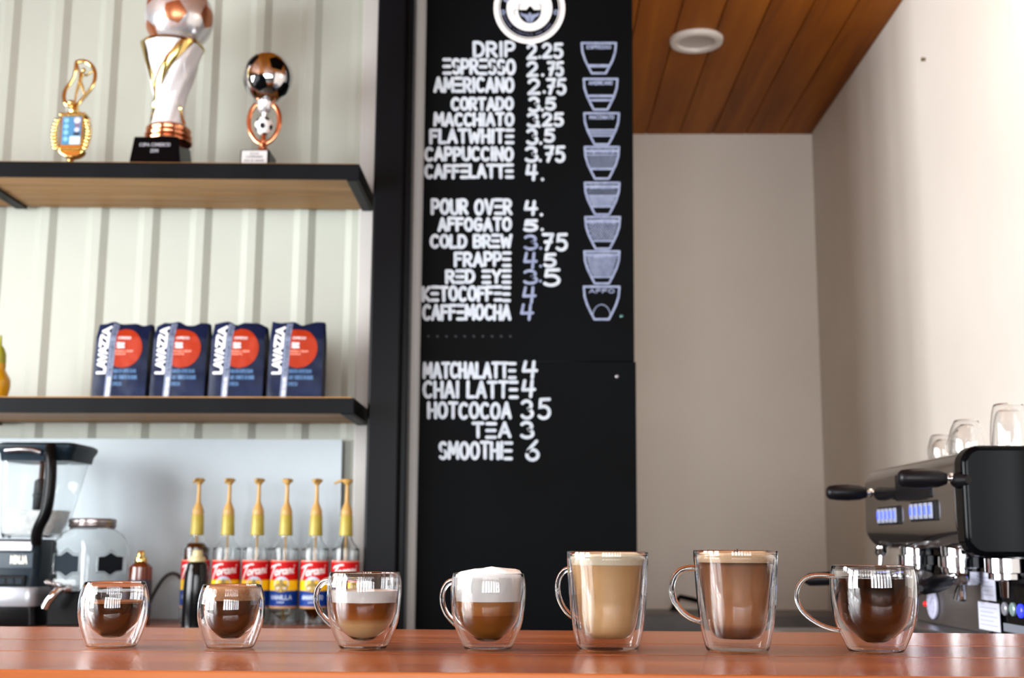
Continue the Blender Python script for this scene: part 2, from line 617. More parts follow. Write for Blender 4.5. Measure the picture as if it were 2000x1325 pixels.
# walls with window openings: left and behind the camera
def window_wall(name, fixed, a0, a1, zs, openings, along):
    mb = MB()
    t = .14
    def bx(u0, u1, z0, z1):
        if u1 - u0 < 1e-4 or z1 - z0 < 1e-4:
            return
        if along == 'Y':
            mb.box(fixed - t, fixed, u0, u1, z0, z1)
        else:
            mb.box(u0, u1, fixed - t, fixed, z0, z1)
    z0, z1 = zs
    bx(a0, a1, 0, z0); bx(a0, a1, z1, CEIL + .09)
    c = a0
    for o0, o1 in openings:
        bx(c, o0, z0, z1); c = o1
    bx(c, a1, z0, z1)
    struct(mb.build(name, M['dark_wall'], smooth=0))


ZS = (0.92, 2.55)
left_open = [(-1.1, 0.05), (0.2, 1.35), (1.5, 2.5)]
rear_open = [(-1.6, -0.95), (-0.8, -0.15), (0.0, 0.55), (0.70, 1.25), (1.45, 2.05), (2.2, 2.85), (3.0, 3.7)]
window_wall('wall_left', XL, YB, YF, ZS, left_open, 'Y')
window_wall('wall_rear', YB, XL, XE, ZS, rear_open, 'X')
wi = 0
for along, fixed, ops in (('Y', XL, left_open), ('X', YB, rear_open)):
    for o0, o1 in ops:
        wi += 1
        mb = MB()
        f = .05
        def bx(u0, u1, z0, z1):
            if along == 'Y':
                mb.box(fixed - .10, fixed - .04, u0, u1, z0, z1)
            else:
                mb.box(u0, u1, fixed - .10, fixed - .04, z0, z1)
        bx(o0, o0 + f, *ZS); bx(o1 - f, o1, *ZS); bx(o0 + f, o1 - f, ZS[0], ZS[0] + f); bx(o0 + f, o1 - f, ZS[1] - f, ZS[1])
        m = (o0 + o1) / 2
        bx(m - .02, m + .02, ZS[0] + f, ZS[1] - f)
        bx(o0 + f, m - .02, 2.02, 2.06); bx(m + .02, o1 - f, 2.02, 2.06)
        struct(mb.build('window_%d' % wi, M['black_metal'], smooth=0))

# corrugated white steel wall of the left bay
pR = at(728, 600, YW)
XBAY = pR.x + .10
mb = MB()
per, rib, dep, sl = 0.1635, 0.026, 0.013, 0.022
xr0 = at(615, 500, YW).x                    # a shaded flank seen here
prof = []
x = xr0 - 18 * per
while x < XBAY:
    prof += [(x - sl - rib - sl, 0), (x - sl - rib, -dep), (x - sl, -dep), (x, 0)]
    x += per
prof = [p for p in prof if XL < p[0] < XBAY]
prof = [(XL, 0)] + prof + [(XBAY, 0)]
vs = []
for px_, d in prof:
    vs += [(px_, YW + d, 0.0), (px_, YW + d, CEIL)]
mb.add(vs, [(2 * i, 2 * i + 2, 2 * i + 3, 2 * i + 1) for i in range(len(prof) - 1)])
mb.box(XL, XBAY, YW + .002, YW + .03, 0, CEIL)
struct(mb.build('wall_back', M['wall_white'], smooth=20))

# partition behind the menu board, and the far wall of the alcove
Pb = at(1236, 600, 3.60)
XP = Pb.x - .012
plane_struct('wall_partition', [(XP, 3.62, 0), (XP, YF, 0), (XP, YF, CEIL), (XP, 3.62, CEIL)], M['plaster'], (-.12, 0, 0))
plane_struct('wall_alcove', [(XP - .12, YF, 0), (XR + .12, YF, 0), (XR + .12, YF, CEIL + .09), (XP - .12, YF, CEIL + .09)], M['plaster'], (0, .12, 0))


# upright strip between two pixel columns on a plane Y = const, full height, slightly out of plumb as in the place
def upright(name, tl, bl, tr, br, Y, depth, mat, z0=0.0, z1=None, bevel=.004):
    """tl, bl, tr, br: pixels of the visible corners; extended to z0..z1"""
    z1 = z1 or CEIL
    def edge(a, b):
        A, B = at(*a, Y), at(*b, Y)
        f = lambda z: A.x + (B.x - A.x) * (z - A.z) / (B.z - A.z)
        return f
    L, R = edge(tl, bl), edge(tr, br)
    mb = MB()
    vs = [(L(z0), Y, z0), (R(z0), Y, z0), (R(z1), Y, z1), (L(z1), Y, z1)]
    vs += [(x_, Y + depth, z) for x_, y_, z in vs]
    mb.add(vs, [(0, 1, 2, 3), (7, 6, 5, 4), (0, 4, 5, 1), (1, 5, 6, 2), (2, 6, 7, 3), (3, 7, 4, 0)])
    return struct(mb.build(name, mat, smooth=0, bevel=bevel, fix=True))


upright('trim_1', (738.5, 0), (709.5, 1060), (795, 0), (776, 1100), 3.50, .12, M['black_paint'], bevel=.008)
upright('trim_2', (795, 0), (776, 1100), (809, 0), (790, 1100), 3.515, .1, M['black_paint'], bevel=.004)
upright('trim_3', (806, 0), (786, 1100), (838, 0), (814, 1100), 3.60, .02, M['trim_white'])
upright('trim_4', (710, 0), (686, 1100), (745, 0), (716, 1100), YW - .034, .034, M['trim_white'])

# white splash panel behind the back counter
BCZ = E - .2295
pa, pb_ = at(0, 857, YW - .046), at(668, 859, YW - .046)
pc = at(661, 1190, YW - .046)
mb = MB()
mb.add([(XL, YW - .046, BCZ), (pc.x, YW - .046, BCZ), (pb_.x, YW - .046, pb_.z), (XL, YW - .046, pa.z)] + [(XL, YW - .03, BCZ), (pc.x, YW - .03, BCZ), (pb_.x, YW - .03, pb_.z), (XL, YW - .03, pa.z)],
       [(0, 1, 2, 3), (7, 6, 5, 4), (0, 4, 5, 1), (1, 5, 6, 2), (2, 6, 7, 3), (3, 7, 4, 0)])
struct(mb.build('trim_5', M['panel_white'], smooth=0, fix=True))

# ================================================================== COUNTERS
CT = 1.05
ct = thing('bar_counter', 'reddish brown wooden plank bar counter carrying the row of seven drinks', 'counter', (0, 0, 0))
mb = MB()
ys = [1.166, 1.360, 1.516, 1.735]
for a, b in zip(ys, ys[1:]):
    g = .0006
    mb.box(-2.2, 1.1, a + g, b - g, CT - .042, CT)
o = mb.build('countertop', M['counter_wood'], ct, smooth=0, bevel=.0025, bseg=3)
mb = MB()
mb.box(-2.15, 1.05, 1.20, 1.24, 0.0, CT - .044)
mb.box(-2.15, -2.11, 1.24, 1.62, 0.0, CT - .044)
mb.box(1.01, 1.05, 1.24, 1.62, 0.0, CT - .044)
mb.build('counter_front', M['counter_wood'], ct, smooth=0)

bc = thing('back_counter', 'brown wooden back counter against the white wall under the shelves', 'counter', (0, 0, 0))
mb = MB(); mb.box(XL + .02, at(786, 1100, 3.5).x - .12, 3.14, YW - .048, BCZ - .035, BCZ)
mb.build('worktop', M['back_wood'], bc, smooth=0, bevel=.004)
mb = MB(); mb.box(XL + .02, at(786, 1100, 3.5).x - .14, 3.18, YW - .06, 0, BCZ - .037)
mb.build('cabinet', M['black_metal'], bc, smooth=0)

az = at(1400, 1191, YF - .01).z
ac = thing('alcove_counter', 'dark grey low worktop running along the far alcove wall', 'counter', (0, 0, 0))
mb = MB(); mb.box(XP + .003, XR - .002, YF - .42, YF - .003, az - .24, az)
mb.build('worktop', M['grey_stone'], ac, smooth=0, bevel=.006)
mb = MB(); mb.box(XP + .02, XR - .02, YF - .38, YF - .01, 0, az - .242)
mb.build('cabinet', M['grey_stone'], ac, smooth=0)

SCZ = E - .215                               # counter that carries the espresso machine
sc_ = thing('machine_counter', 'dark counter under the espresso machine along the right wall', 'counter', (0, 0, 0))
mb = MB(); mb.box(.62, XR - .003, 1.95, 3.3, SCZ - .04, SCZ)
mb.build('worktop', M['grey_stone'], sc_, smooth=0, bevel=.004)
mb = MB(); mb.box(.66, XR - .02, 2.0, 3.25, 0, SCZ - .042)
mb.build('cabinet', M['black_metal'], sc_, smooth=0)

# ================================================================== THE SEVEN DRINKS
PX = 1.378 / 2400                            # metres per photo pixel at the drinks
YC = 1.411
KZ = .000561 / PX                            # their heights follow the photo's steeper foreshortening


def interp(prof, z):
    for (r0, z0), (r1, z1) in zip(prof, prof[1:]):
        if z0 <= z <= z1:
            return r0 + (r1 - r0) * (z - z0) / max(1e-9, z1 - z0)
    return prof[-1][0] if z > prof[-1][1] else prof[0][0]


def smooth_prof(prof, n=3):
    """Catmull-Rom through (r, z)"""
    P = [Vector(p) for p in prof]
    out = []
    for i in range(len(P) - 1):
        p0 = P[max(i - 1, 0)]; p1 = P[i]; p2 = P[i + 1]; p3 = P[min(i + 2, len(P) - 1)]
        for k in range(n):
            t = k / n
            q = 0.5 * ((2 * p1) + (-p0 + p2) * t + (2 * p0 - 5 * p1 + 4 * p2 - p3) * t * t + (-p0 + 3 * p1 - 3 * p2 + p3) * t ** 3)
            out.append((max(q.x, 0.0), q.y))
    out.append(tuple(P[-1]))
    return out


def glass_shell(outer, inner, wall=0.0011):
    """double-walled glass: outer skin + inner bowl joined at the rim, with the sealed air gap between them"""
    mb = MB()
    top_o, top_i = outer[-1], inner[-1]
    rim = [((top_o[0] + top_i[0]) / 2 + (top_o[0] - top_i[0]) / 2 * math.cos(a), top_o[1] + (top_o[0] - top_i[0]) / 2 * math.sin(a)) for a in (math.pi * k / 6 for k in range(1, 6))]
    mb.lathe([(0, outer[0][1])] + [p for p in outer if p[0] > 0] + rim + [p for p in reversed(inner) if p[0] > 0] + [(0, inner[0][1])], 72)
    # air gap: inset copies of both skins, opposite winding
    o2 = [(max(r - wall * 1.0, 0), z + (wall if z < wall * 2 else 0)) for r, z in outer if z < outer[-1][1] - 0.004]
    i2 = [(r + wall if r > 0 else 0, z - (wall if r < .012 else wall * .35)) for r, z in inner if z < outer[-1][1] - 0.006]
    zt = outer[-1][1] - 0.0035
    prof = [(0, outer[0][1] + wall)] + [p for p in o2 if p[0] > 0] + [((o2[-1][0] + i2[-1][0]) / 2, zt)] + [p for p in reversed(i2) if p[0] > 0] + [(0, inner[0][1] - wall)]
    mb.lathe(list(reversed(prof)), 72)
    return mb


def clip_prof(inner, z0, z1, gap=0.0003):
    """inner bowl between two heights, a hair inside the glass, closed by flat discs"""
    p = [(max(r - gap, 0), z + (gap if r < .012 else 0)) for r, z in inner if z0 < z < z1]
    if z0 > inner[0][1]:
        p = [(0, z0), (interp(inner, z0) - gap, z0)] + p
    elif p and p[0][0] > 0:
        p = [(0, inner[0][1] + gap)] + p
    return p + [(interp(inner, z1) - gap, z1)]


TUMBLER_O = [(40, 0), (44.5, .6), (48.8, 5), (54, 17), (61, 38), (66, 60), (67, 80), (65.5, 101), (60.8, 120), (58.0, 127)]
TUMBLER_I = [(0, 20), (12, 21.5), (27, 28), (41, 42), (50, 64), (54, 85), (55.5, 103), (55.0, 120), (55.6, 127)]
CUP_O = [(38, 0), (43, .6), (46.5, 4), (56.5, 24), (66.5, 51), (71.8, 79), (73.6, 109), (72.8, 132), (69.5, 149)]
CUP_I = [(0, 17.5), (12, 19), (25, 24.5), (40, 36), (53, 54), (60, 76), (64, 98), (66, 118), (66.5, 138), (66.8, 149)]
MUG_O = [(52, 0), (56, .8), (60, 7), (66.5, 32), (71.5, 64), (74.6, 92), (77, 124), (79, 160), (80.2, 184), (80, 193)]
MUG_I = [(0, 25.5), (30, 26), (38, 28), (46, 35), (51, 45), (55.8, 64), (60, 90), (65, 124), (70, 160), (74, 186), (76.8, 193)]
CUP_H = [(-74, 147), (-90, 149.5), (-111, 149.5), (-129.5, 144.5), (-144, 130), (-149.5, 111.6), (-146, 93), (-134, 74), (-113, 57.6), (-92, 48), (-66, 42)]
CUP_H = [(a / 1.13, b / 1.13) for a, b in CUP_H]
MUG_H = [(-77, 160), (-92, 159), (-106, 154), (-118, 140), (-122.5, 120), (-118, 97), (-105, 77), (-88, 64), (-68, 57)]


def scaled(prof, k):
    return [(a * PX * k, b * PX * k * KZ) for a, b in prof]


def spline3(pts, n=4):
    P = [Vector(p) for p in pts]
    out = []
    for i in range(len(P) - 1):
        p0 = P[max(i - 1, 0)]; p1 = P[i]; p2 = P[i + 1]; p3 = P[min(i + 2, len(P) - 1)]
        for k in range(n):
            t = k / n
            out.append(0.5 * ((2 * p1) + (-p0 + p2) * t + (2 * p0 - 5 * p1 + 4 * p2 - p3) * t * t + (-p0 + 3 * p1 - 3 * p2 + p3) * t ** 3))
    out.append(P[-1])
    return out


def drink(name, label, cat, px, kind, k, parts, handle=None, hr=(3.6, .0), group=None, kz=1.0):
    base = atz(px, 1270, CT)
    loc = Vector((at(px, 1240, YC).x, YC, CT + .0004))
    t = thing(name, label, cat, loc, 0, group)
    O, I = {'tumbler': (TUMBLER_O, TUMBLER_I), 'cup': (CUP_O, CUP_I), 'mug': (MUG_O, MUG_I)}[kind]
    O, I = smooth_prof(scaled(O, k)), smooth_prof(scaled(I, k))
    glass_shell(O, I).build('glass', M['glass'], t, smooth=50)
    if handle is not None:
        H = {'cup': CUP_H, 'mug': MUG_H}[kind]
        path = spline3([(x_ * PX * k, 0, z_ * PX * k * KZ) for x_, z_ in H])
        mb = MB(); mb.tube(path, hr[0] * PX * k, 16, flat=hr[1], up=(0, 1, 0))
        mb.build('handle', M['glass'], t, rot=(0, 0, -math.radians(handle)), smooth=60)
    for nm, z0, z1, mat, extra in parts:
        mb = MB()
        zz1 = z1 * PX * k * KZ
        p = clip_prof(I, z0 * PX * k * KZ, zz1)
        if extra == 'dome':
            r1 = p[-1][0]
            h = 13 * PX * k
            vs_ = []
            p += [(r1 * math.cos(a), zz1 + h * math.sin(a)) for a in (math.radians(v) for v in (8, 20, 35, 50, 65, 80))] + [(0, zz1 + h)]
            mb.lathe(p, 64)
            rr = random.Random(4)
            mb.v = [(x_, y_, z_ + (noise.noise(Vector((x_ * 60, y_ * 60, 3))) * .0022 + noise.noise(Vector((x_ * 220, y_ * 220, 1))) * .0006 + (x_ * .04) if z_ > zz1 - 1e-5 and math.hypot(x_, y_) < r1 * .97 else 0)) for x_, y_, z_ in mb.v]
        elif extra == 'skin':
            mb.lathe(p + [(0, p[-1][1])], 64)
        else:
            # a slight meniscus at the wall
            r1, zz = p[-1]
            mb.lathe(p + [(r1 - .0008, zz - .0004), (r1 - .002, zz - .0006), (0, zz - .0006)], 64)
        mb.build(nm, mat, t, smooth=50)
    return t, O, I


dark = layered('black_coffee', [(0.0, (30, 12, 6)), (0.6, (40, 17, 9)), (1.0, (52, 24, 12))], .09, .12)
dark2 = layered('espresso_brown', [(0.0, (34, 14, 6)), (0.55, (64, 34, 18)), (1.0, (70, 38, 24))], .06, .2)
crema = noisy('crema', (186, 128, 84), (206, 152, 110), 0.6, 300)
crema_thin = noisy('thin_crema', (168, 104, 52), (190, 124, 70), 0.6, 300)
white_foam = noisy('milk_foam', (252, 250, 247), (255, 254, 252), 0.75, 400, bump=.1, sss=.2)
cream_foam = noisy('cream_foam', (246, 228, 194), (250, 238, 210), 0.7, 400)
beige_foam = noisy('beige_foam', (232, 192, 150), (240, 208, 170), 0.7, 400)
choc = pm('chocolate', (66, 24, 12), .4)
h3 = 116 * PX
cortado = layered('layered_coffee_and_milk', [(0.10, (176, 124, 72)), (0.2, (242, 204, 156)), (0.42, (236, 194, 138)), (0.52, (160, 92, 26)), (0.64, (128, 62, 6)), (0.86, (118, 56, 6)), (0.97, (180, 118, 66))], h3, .3, .0)
capp = layered('coffee_under_foam', [(0.12, (70, 40, 2)), (0.3, (134, 88, 24)), (0.55, (126, 72, 12)), (0.66, (124, 66, 12)), (0.68, (158, 100, 46)), (1.0, (174, 116, 60))], 101 * PX, .3)
latte = layered('tan_latte', [(0.12, (196, 150, 92)), (0.3, (236, 194, 140)), (0.8, (228, 182, 126)), (1.0, (212, 162, 108))], 170 * PX, .3)
mocha = layered('brown_mocha', [(0.12, (84, 48, 30)), (0.26, (112, 70, 48)), (0.32, (172, 120, 82)), (0.7, (182, 128, 88)), (0.94, (156, 104, 70)), (0.985, (70, 34, 20))], 175 * PX, .3, .002)

drink('espresso_glass', 'small round double-walled glass of black espresso with a thin crema, no handle', 'glass', 219, 'tumbler', 1.0,
      [('coffee', 0, 87, dark, None), ('crema', 87.3, 91, crema_thin, None)])
drink('macchiato_glass', 'small round double-walled glass filled to the rim with tan crema over dark coffee', 'glass', 449.5, 'tumbler', .97,
      [('coffee', 0, 97, dark2, 'skin'), ('crema', 97.2, 125, crema, None)])
drink('cortado_cup', 'double-walled glass cup with flat white foam over brown and cream coffee layers', 'cup', 710, 'cup', 1.0,
      [('coffee', 0, 92, cortado, 'skin'), ('foam', 92.2, 115, white_foam, None)], handle=35, hr=(4.4, 1.5))
drink('cappuccino_cup', 'double-walled glass cup with white foam mounded above the rim', 'cup', 953, 'cup', 1.0,
      [('coffee', 0, 95.5, capp, 'skin'), ('foam', 95.7, 147.5, white_foam, 'dome')], handle=43, hr=(4.4, 1.5))
drink('latte_mug', 'tall double-walled glass mug of pale tan latte topped with cream foam', 'mug', 1187.5, 'mug', 1.0,
      [('coffee', 0, 168, latte, 'skin'), ('foam', 168.2, 189.5, cream_foam, None)], handle=38, hr=(4.6, 1.25))
mt, mo, mi_ = drink('mocha_mug', 'tall double-walled glass mug of brown mocha with a chocolate streak on its foam', 'mug', 1440, 'mug', 1.02,
      [('coffee', 0, 171, mocha, 'skin'), ('foam', 171.2, 190, beige_foam, None)], handle=3, hr=(4.6, 1.25))
mb = MB()
rr_ = interp(mi_, 188 * PX * KZ)
zr = mo[-1][1]
mb.tube([(-.006, -rr_ * .90, zr - .0018), (-.0065, -rr_ * .97, zr - .0012), (-.006, -rr_ * 1.01, zr + .0012), (-.0057, -rr_ * 1.03, zr + .0014), (-.0055, -rr_ * 1.055, zr - .001)], [.0016, .0018, .0014, .0014, .0008], 8)
mb.build('chocolate_streak', choc, mt, loc=(0, 0, .0002))
drink('americano_cup', 'rounded double-walled glass cup of black coffee with a large looped handle', 'cup', 1710, 'cup', 1.13,
      [('coffee', 0, 128.5, dark, None)], handle=2, hr=(3.3, 1.15))

# ================================================================== SHELVES
def shelf(name, label, pl, pr, Yf, hpx, wood_top, brackets):
    """pl, pr: pixels of the front bar's top edge at the left and at the right corner"""
    A, B = at(*pl, Yf), at(*pr, Yf)
    ang = math.atan2(B.z - A.z, B.x - A.x)
    t = thing(name, label, 'shelf', B)
    t.rotation_euler = (0, -ang, 0)
    L = 2.6
    h = hpx * Yf / FPX
    D = YW - .028 - Yf
    mb = MB()
    for y0, y1 in ((.007, D * .5 - .0025), (D * .5 + .0025, D)):
        mb.box(-L, -.007, y0, y1, -h + .004, wood_top)
    mb.build('shelf_board', M['shelf_wood'], t, smooth=0, bevel=.002)
    mb = MB(); mb.box(-L, 0, 0, .006, -h, 0)
    mb.build('front_bar', M['black_metal'], t, smooth=0, bevel=.001)
    mb = MB(); mb.box(-.006, 0, .0062, D, -h, 0); mb.box(-.036, -.0062, .0062, D, -h - .002, -h + .0036)
    mb.build('end_bar', M['black_metal'], t, smooth=0, bevel=.001)
    for bx in brackets:
        mb = MB(); mb.box(bx - .036, bx, .0062, D, -h - .003, -h + .0035)
        mb.build('bracket', M['black_metal'], t, smooth=0, bevel=.001)
    return t, B, ang


YS = 3.375
usz, UB, ua = shelf('wall_shelf', 'upper wooden wall shelf with black steel edge carrying three trophies', (0, 315), (702, 320.5), YS, 33, .0035, [-1.09])
lsz, LB, la = shelf('wall_shelf', 'lower wooden wall shelf with black steel edge carrying four coffee bags', (0, 776), (691, 777.5), YS, 31, .0035, [-1.12])


def on_shelf(B, ang, x):
    return B.z + (x - B.x) * math.tan(ang) + .0040


# ================================================================== TROPHIES
def ball_turn(c, va, vb):
    """turn that brings one pentagon to va and its neighbour towards vb; va, vb = (right, up) as seen by the viewer, in ball radii"""
    f = (Vector((0, 0, E)) - Vector(c)).normalized()
    r = f.cross(Vector((0, 0, -1))).normalized() * -1
    r = Vector((0, 0, 1)).cross(f).normalized()
    u = f.cross(r).normalized()
    w = lambda a: (r * a[0] + u * a[1] + f * math.sqrt(max(0, 1 - a[0] ** 2 - a[1] ** 2))).normalized()
    A, B = w(va), w(vb)
    g = (1 + 5 ** .5) / 2
    bm = bmesh.new()
    bmesh.ops.create_icosphere(bm, subdivisions=1, radius=1)
    vs = [v.co.normalized() for v in bm.verts]
    bm.free()
    a = vs[0]
    b = min((v for v in vs[1:]), key=lambda v: abs(a.dot(v) - .447))
    def frame(p, q):
        q = (q - p * p.dot(q)).normalized()
        return Matrix((p, q, p.cross(q))).transposed()
    return (frame(A, B) @ frame(a, b).transposed()).to_4x4()


def soccer_ball(r, mats, T, levels=3, groove=.035):
    """truncated icosahedron blown up to a sphere; pentagons take mats[1], seams sink a little"""
    bm = bmesh.new()
    bmesh.ops.create_icosphere(bm, subdivisions=1, radius=1)
    bmesh.ops.bevel(bm, geom=list(bm.verts), offset=33.33, offset_type='PERCENT', affect='VERTICES', segments=1)
    bmesh.ops.remove_doubles(bm, verts=bm.verts, dist=1e-3)
    for f in bm.faces:
        f.material_index = 1 if len(f.verts) == 5 else 0
    faces = list(bm.faces)
    bmesh.ops.inset_individual(bm, faces=faces, thickness=groove, use_even_offset=True)
    panel = set(v for f in faces for v in f.verts)
    rim = [v for v in bm.verts if v not in panel]
    bmesh.ops.triangulate(bm, faces=bm.faces)
    depth = {v: (1.0 if v in panel else .985) for v in bm.verts}
    bmesh.ops.subdivide_edges(bm, edges=bm.edges, cuts=levels, use_grid_fill=True)
    mb = MB()
    bm.verts.ensure_lookup_table()
    for v in bm.verts:
        v.index = v.index
    bm.verts.index_update()
    low = set(rim)
    vs = []
    for v in bm.verts:
        k = .98 if v in low else 1.0
        vs.append(tuple(T @ (v.co.normalized() * r * k)))
    mb.v = vs
    mb.f = [tuple(v.index for v in f.verts) for f in bm.faces]
    mb.m = [f.material_index for f in bm.faces]
    bm.free()
    return mb


SPX = 3.45 / 2400

# --- big trophy with silver ball, twisted cup and black plinth
gx = at(318, 312, 3.46)
X0 = gx.x; Zs = on_shelf(UB, ua, X0)
tr = thing('trophy', 'tall silver and gold twisted football trophy on a black plinth', 'trophy', (X0, 3.452, Zs), 0, 'trophies on the upper shelf', (3.45, E + 1.12))
s = SPX
mb = MB()
a, b, h = 47 * s, 43 * s, 50 * s
mb.add([(-a - .003, -a, 0), (a + .004, -a, 0), (a + .004, a, 0), (-a - .003, a, 0), (-b, -b, h), (b, -b, h), (b, b, h), (-b, b, h)], [(3, 2, 1, 0), (4, 5, 6, 7), (0, 1, 5, 4), (1, 2, 6, 5), (2, 3, 7, 6), (3, 0, 4, 7)])
plinth = mb.build('plinth', M['lacquer'], tr, smooth=0, bevel=.003)
mb = MB()
fn = lambda u, v: (u, -a + (a - b) * (v / h) - .0012, v)
mb.strokes(write('COPA COMERCIO', -31 * s, 30 * s, 29 * s, 37 * s, 1.1 * s, E3=False), 1.1 * s, fn)
mb.strokes(write('2014', -9 * s, 18 * s, 7 * s, 25 * s, 1.1 * s), 1.1 * s, fn)
mb.build('engraving', pm('engraving_grey', (150, 150, 160), .5), plinth, smooth=0)
CX = 10 * s
mb = MB()
mb.lathe([(0, 50), (46, 50), (47, 53), (42, 57), (45, 60), (45.5, 64), (41, 67), (43, 70), (43.5, 76), (40, 80), (35, 83), (0, 83)], 48, mi=0)
mb.v = [(x_ * s + CX, y_ * s, z_ * s) for x_, y_, z_ in mb.v]
mb.build('ring_base', M['copper'], tr, smooth=40)
cup_prof = [(34, 83), (31, 95), (29, 112), (30, 128), (35, 150), (43, 178), (51, 206), (57, 232), (59, 241)]


def cup_r(z):
    return interp([(r, z_) for r, z_ in cup_prof], z)


cs = smooth_prof(cup_prof, 4)
mb = MB()
# fluted, twisting body
SEG = 96
vs, fs = [], []
for i, (r, z) in enumerate(cs):
    tw = (z - 83) / 158 * math.radians(95)
    for k in range(SEG):
        an = 2 * math.pi * k / SEG
        rr = r * (1 + .022 * math.cos(9 * (an - tw)))
        vs.append((rr * math.cos(an) * s + CX, rr * math.sin(an) * s, z * s))
n = len(cs)
for i in range(n - 1):
    for k in range(SEG):
        k2 = (k + 1) % SEG
        fs.append((i * SEG + k, i * SEG + k2, (i + 1) * SEG + k2, (i + 1) * SEG + k))
mb.add(vs, fs)
mb.lathe([(0, 236), (52, 238), (59, 241)], SEG)
mb.v[len(vs):] = [(x_ * s + CX, y_ * s, z_ * s) for x_, y_, z_ in mb.v[len(vs):]]
mb.build('cup', M['pearl'], tr, smooth=40)


def helix_band(a0, a1, z0, z1, w0, w1, out):
    """a ribbon lying on the twisted cup"""
    mb = MB()
    n = 40
    vs, fs = [], []
    for i in range(n + 1):
        t_ = i / n
        z = z0 + (z1 - z0) * t_
        an = math.radians(a0 + (a1 - a0) * t_)
        w = w0 + (w1 - w0) * t_
        r = cup_r(z) + out
        for q in (-1, 0, 1):
            aa = an + q * w / r / 2
            rr = r + (1.6 if q == 0 else -1.5)
            vs.append((rr * math.cos(aa) * s + CX, rr * math.sin(aa) * s, z * s))
    for i in range(n):
        for q in range(2):
            fs.append((3 * i + q, 3 * i + q + 1, 3 * i + q + 4, 3 * i + q + 3))
    mb.add(vs, fs)
    return mb


helix_band(190, 318, 88, 243, 10, 30, 3.0).build('gold_band', M['gold'], tr, smooth=60)
helix_band(232, 208, 138, 243, 6, 30, 3.0).build('gold_band', M['gold'], tr, smooth=60)
helix_band(345, 325, 84, 120, 12, 4, 2.5).build('gold_band', M['gold'], tr, smooth=60)
mb = MB(); mb.lathe([(60, 239), (62, 241), (60.5, 244), (57, 243), (57, 240)], 64, closed=True)
mb.v = [(x_ * s + CX, y_ * s, z_ * s) for x_, y_, z_ in mb.v]
mb.build('gold_rim', M['gold'], tr, smooth=40)
Tb = Matrix.Translation((CX + 9 * s, 0, 302 * s)) @ ball_turn((X0, 3.45, E + 1.35), (-.14, .15), (.74, .12))
soccer_ball(68 * s, None, Tb, 3).build('ball', [M['silver'], pm('ball_copper', (190, 120, 84), .25, metal=.8)], tr, smooth=60)
mb = MB(); mb.lathe([(0, 236), (30, 236), (40, 246), (44, 258), (0, 262)], 40)
mb.v = [(x_ * s + CX + 8 * s, y_ * s, z_ * s) for x_, y_, z_ in mb.v]
mb.build('ball_seat', M['silver'], tr, smooth=40)

# --- trophy with chrome and black ball
X0 = at(502, 316, 3.42).x; Zs = on_shelf(UB, ua, X0)
tr = thing('trophy', 'copper football trophy with a chrome and black ball and a small white ball', 'trophy', (X0, 3.425, Zs), 0, 'trophies on the upper shelf', (3.45, E + 1.12))
mb = MB()
a, b, h = 28 * s, 28 * s, 25 * s
mb.box(-a, a, -.035, .055, 0, h)
tr.scale.z *= 1.045
pl_ = mb.build('plinth', M['black_plastic'], tr, smooth=0, bevel=.002)
mb = MB(); mb.box(-a + 3 * s, a - 4 * s, -.0365, -.0352, .5 * s, h - 2 * s)
plate = mb.build('plate', pm('plate_white', (190, 188, 188), .4), tr, smooth=0)
mb = MB()
fn = lambda u, v: (u, -.0371, v)
mb.strokes(write('2015', -9 * s, 16 * s, 8 * s, 19.5 * s, .7 * s), .7 * s, fn)
mb.strokes(write('CAMPEONES', -17 * s, 9.5 * s, 16 * s, 13.5 * s, .7 * s, E3=False), .7 * s, fn)
mb.strokes(write('COPA DE VERANO', -21 * s, 2.5 * s, 19 * s, 6.5 * s, .7 * s, E3=False), .7 * s, fn)
mb.build('engraving', pm('plate_grey', (96, 94, 98), .5), plate, smooth=0)
cx = 10 * s
def lz(mb_, cx_):
    mb_.v = [(x_ * s + cx_, y_ * s, z_ * s) for x_, y_, z_ in mb_.v]
    return mb_
mb = MB(); mb.lathe([(0, 25), (15, 25), (14, 29), (10, 34), (6, 38), (7.5, 41), (6.5, 44), (5, 46), (5.5, 49), (5, 52), (4.2, 61), (0, 61)], 32)
lz(mb, cx).build('stem', M['copper'], tr, smooth=40)
Tb = Matrix.Translation((cx, 0, 77 * s)) @ ball_turn((X0, 3.43, E + 1.1), (-.18, .03), (.72, -.1))
soccer_ball(17.5 * s, None, Tb, 2).build('small_ball', [M['white'], M['black_plastic']], tr, smooth=60)
for sg in (-1, 1):
    pts = [(sg * 14, 0, 118), (sg * 22, 0, 112), (sg * 28, 0, 100), (sg * 30, 0, 84), (sg * 26, 0, 66), (sg * 16, 0, 51), (sg * 5, 0, 44)]
    mb = MB(); mb.tube([(p.x * s + cx, p.y * s, p.z * s) for p in spline3(pts)], 3.0 * s, 10, flat=1.6, up=(0, 1, 0))
    mb.build('arm', M['copper'], tr, smooth=60)
mb = MB(); mb.lathe([(0, 94), (4, 95), (5, 100), (10, 103), (13, 108), (15, 116), (16, 120), (10, 124), (0, 126)], 32)
lz(mb, cx).build('ball_holder', M['silver'], tr, smooth=30)
Tb = Matrix.Translation((cx + 4 * s, 0, 167 * s)) @ ball_turn((X0, 3.43, E + 1.25), (-.34, -.18), (.71, -.39))
soccer_ball(48 * s, None, Tb, 3).build('ball', [M['chrome'], M['lacquer']], tr, smooth=60)

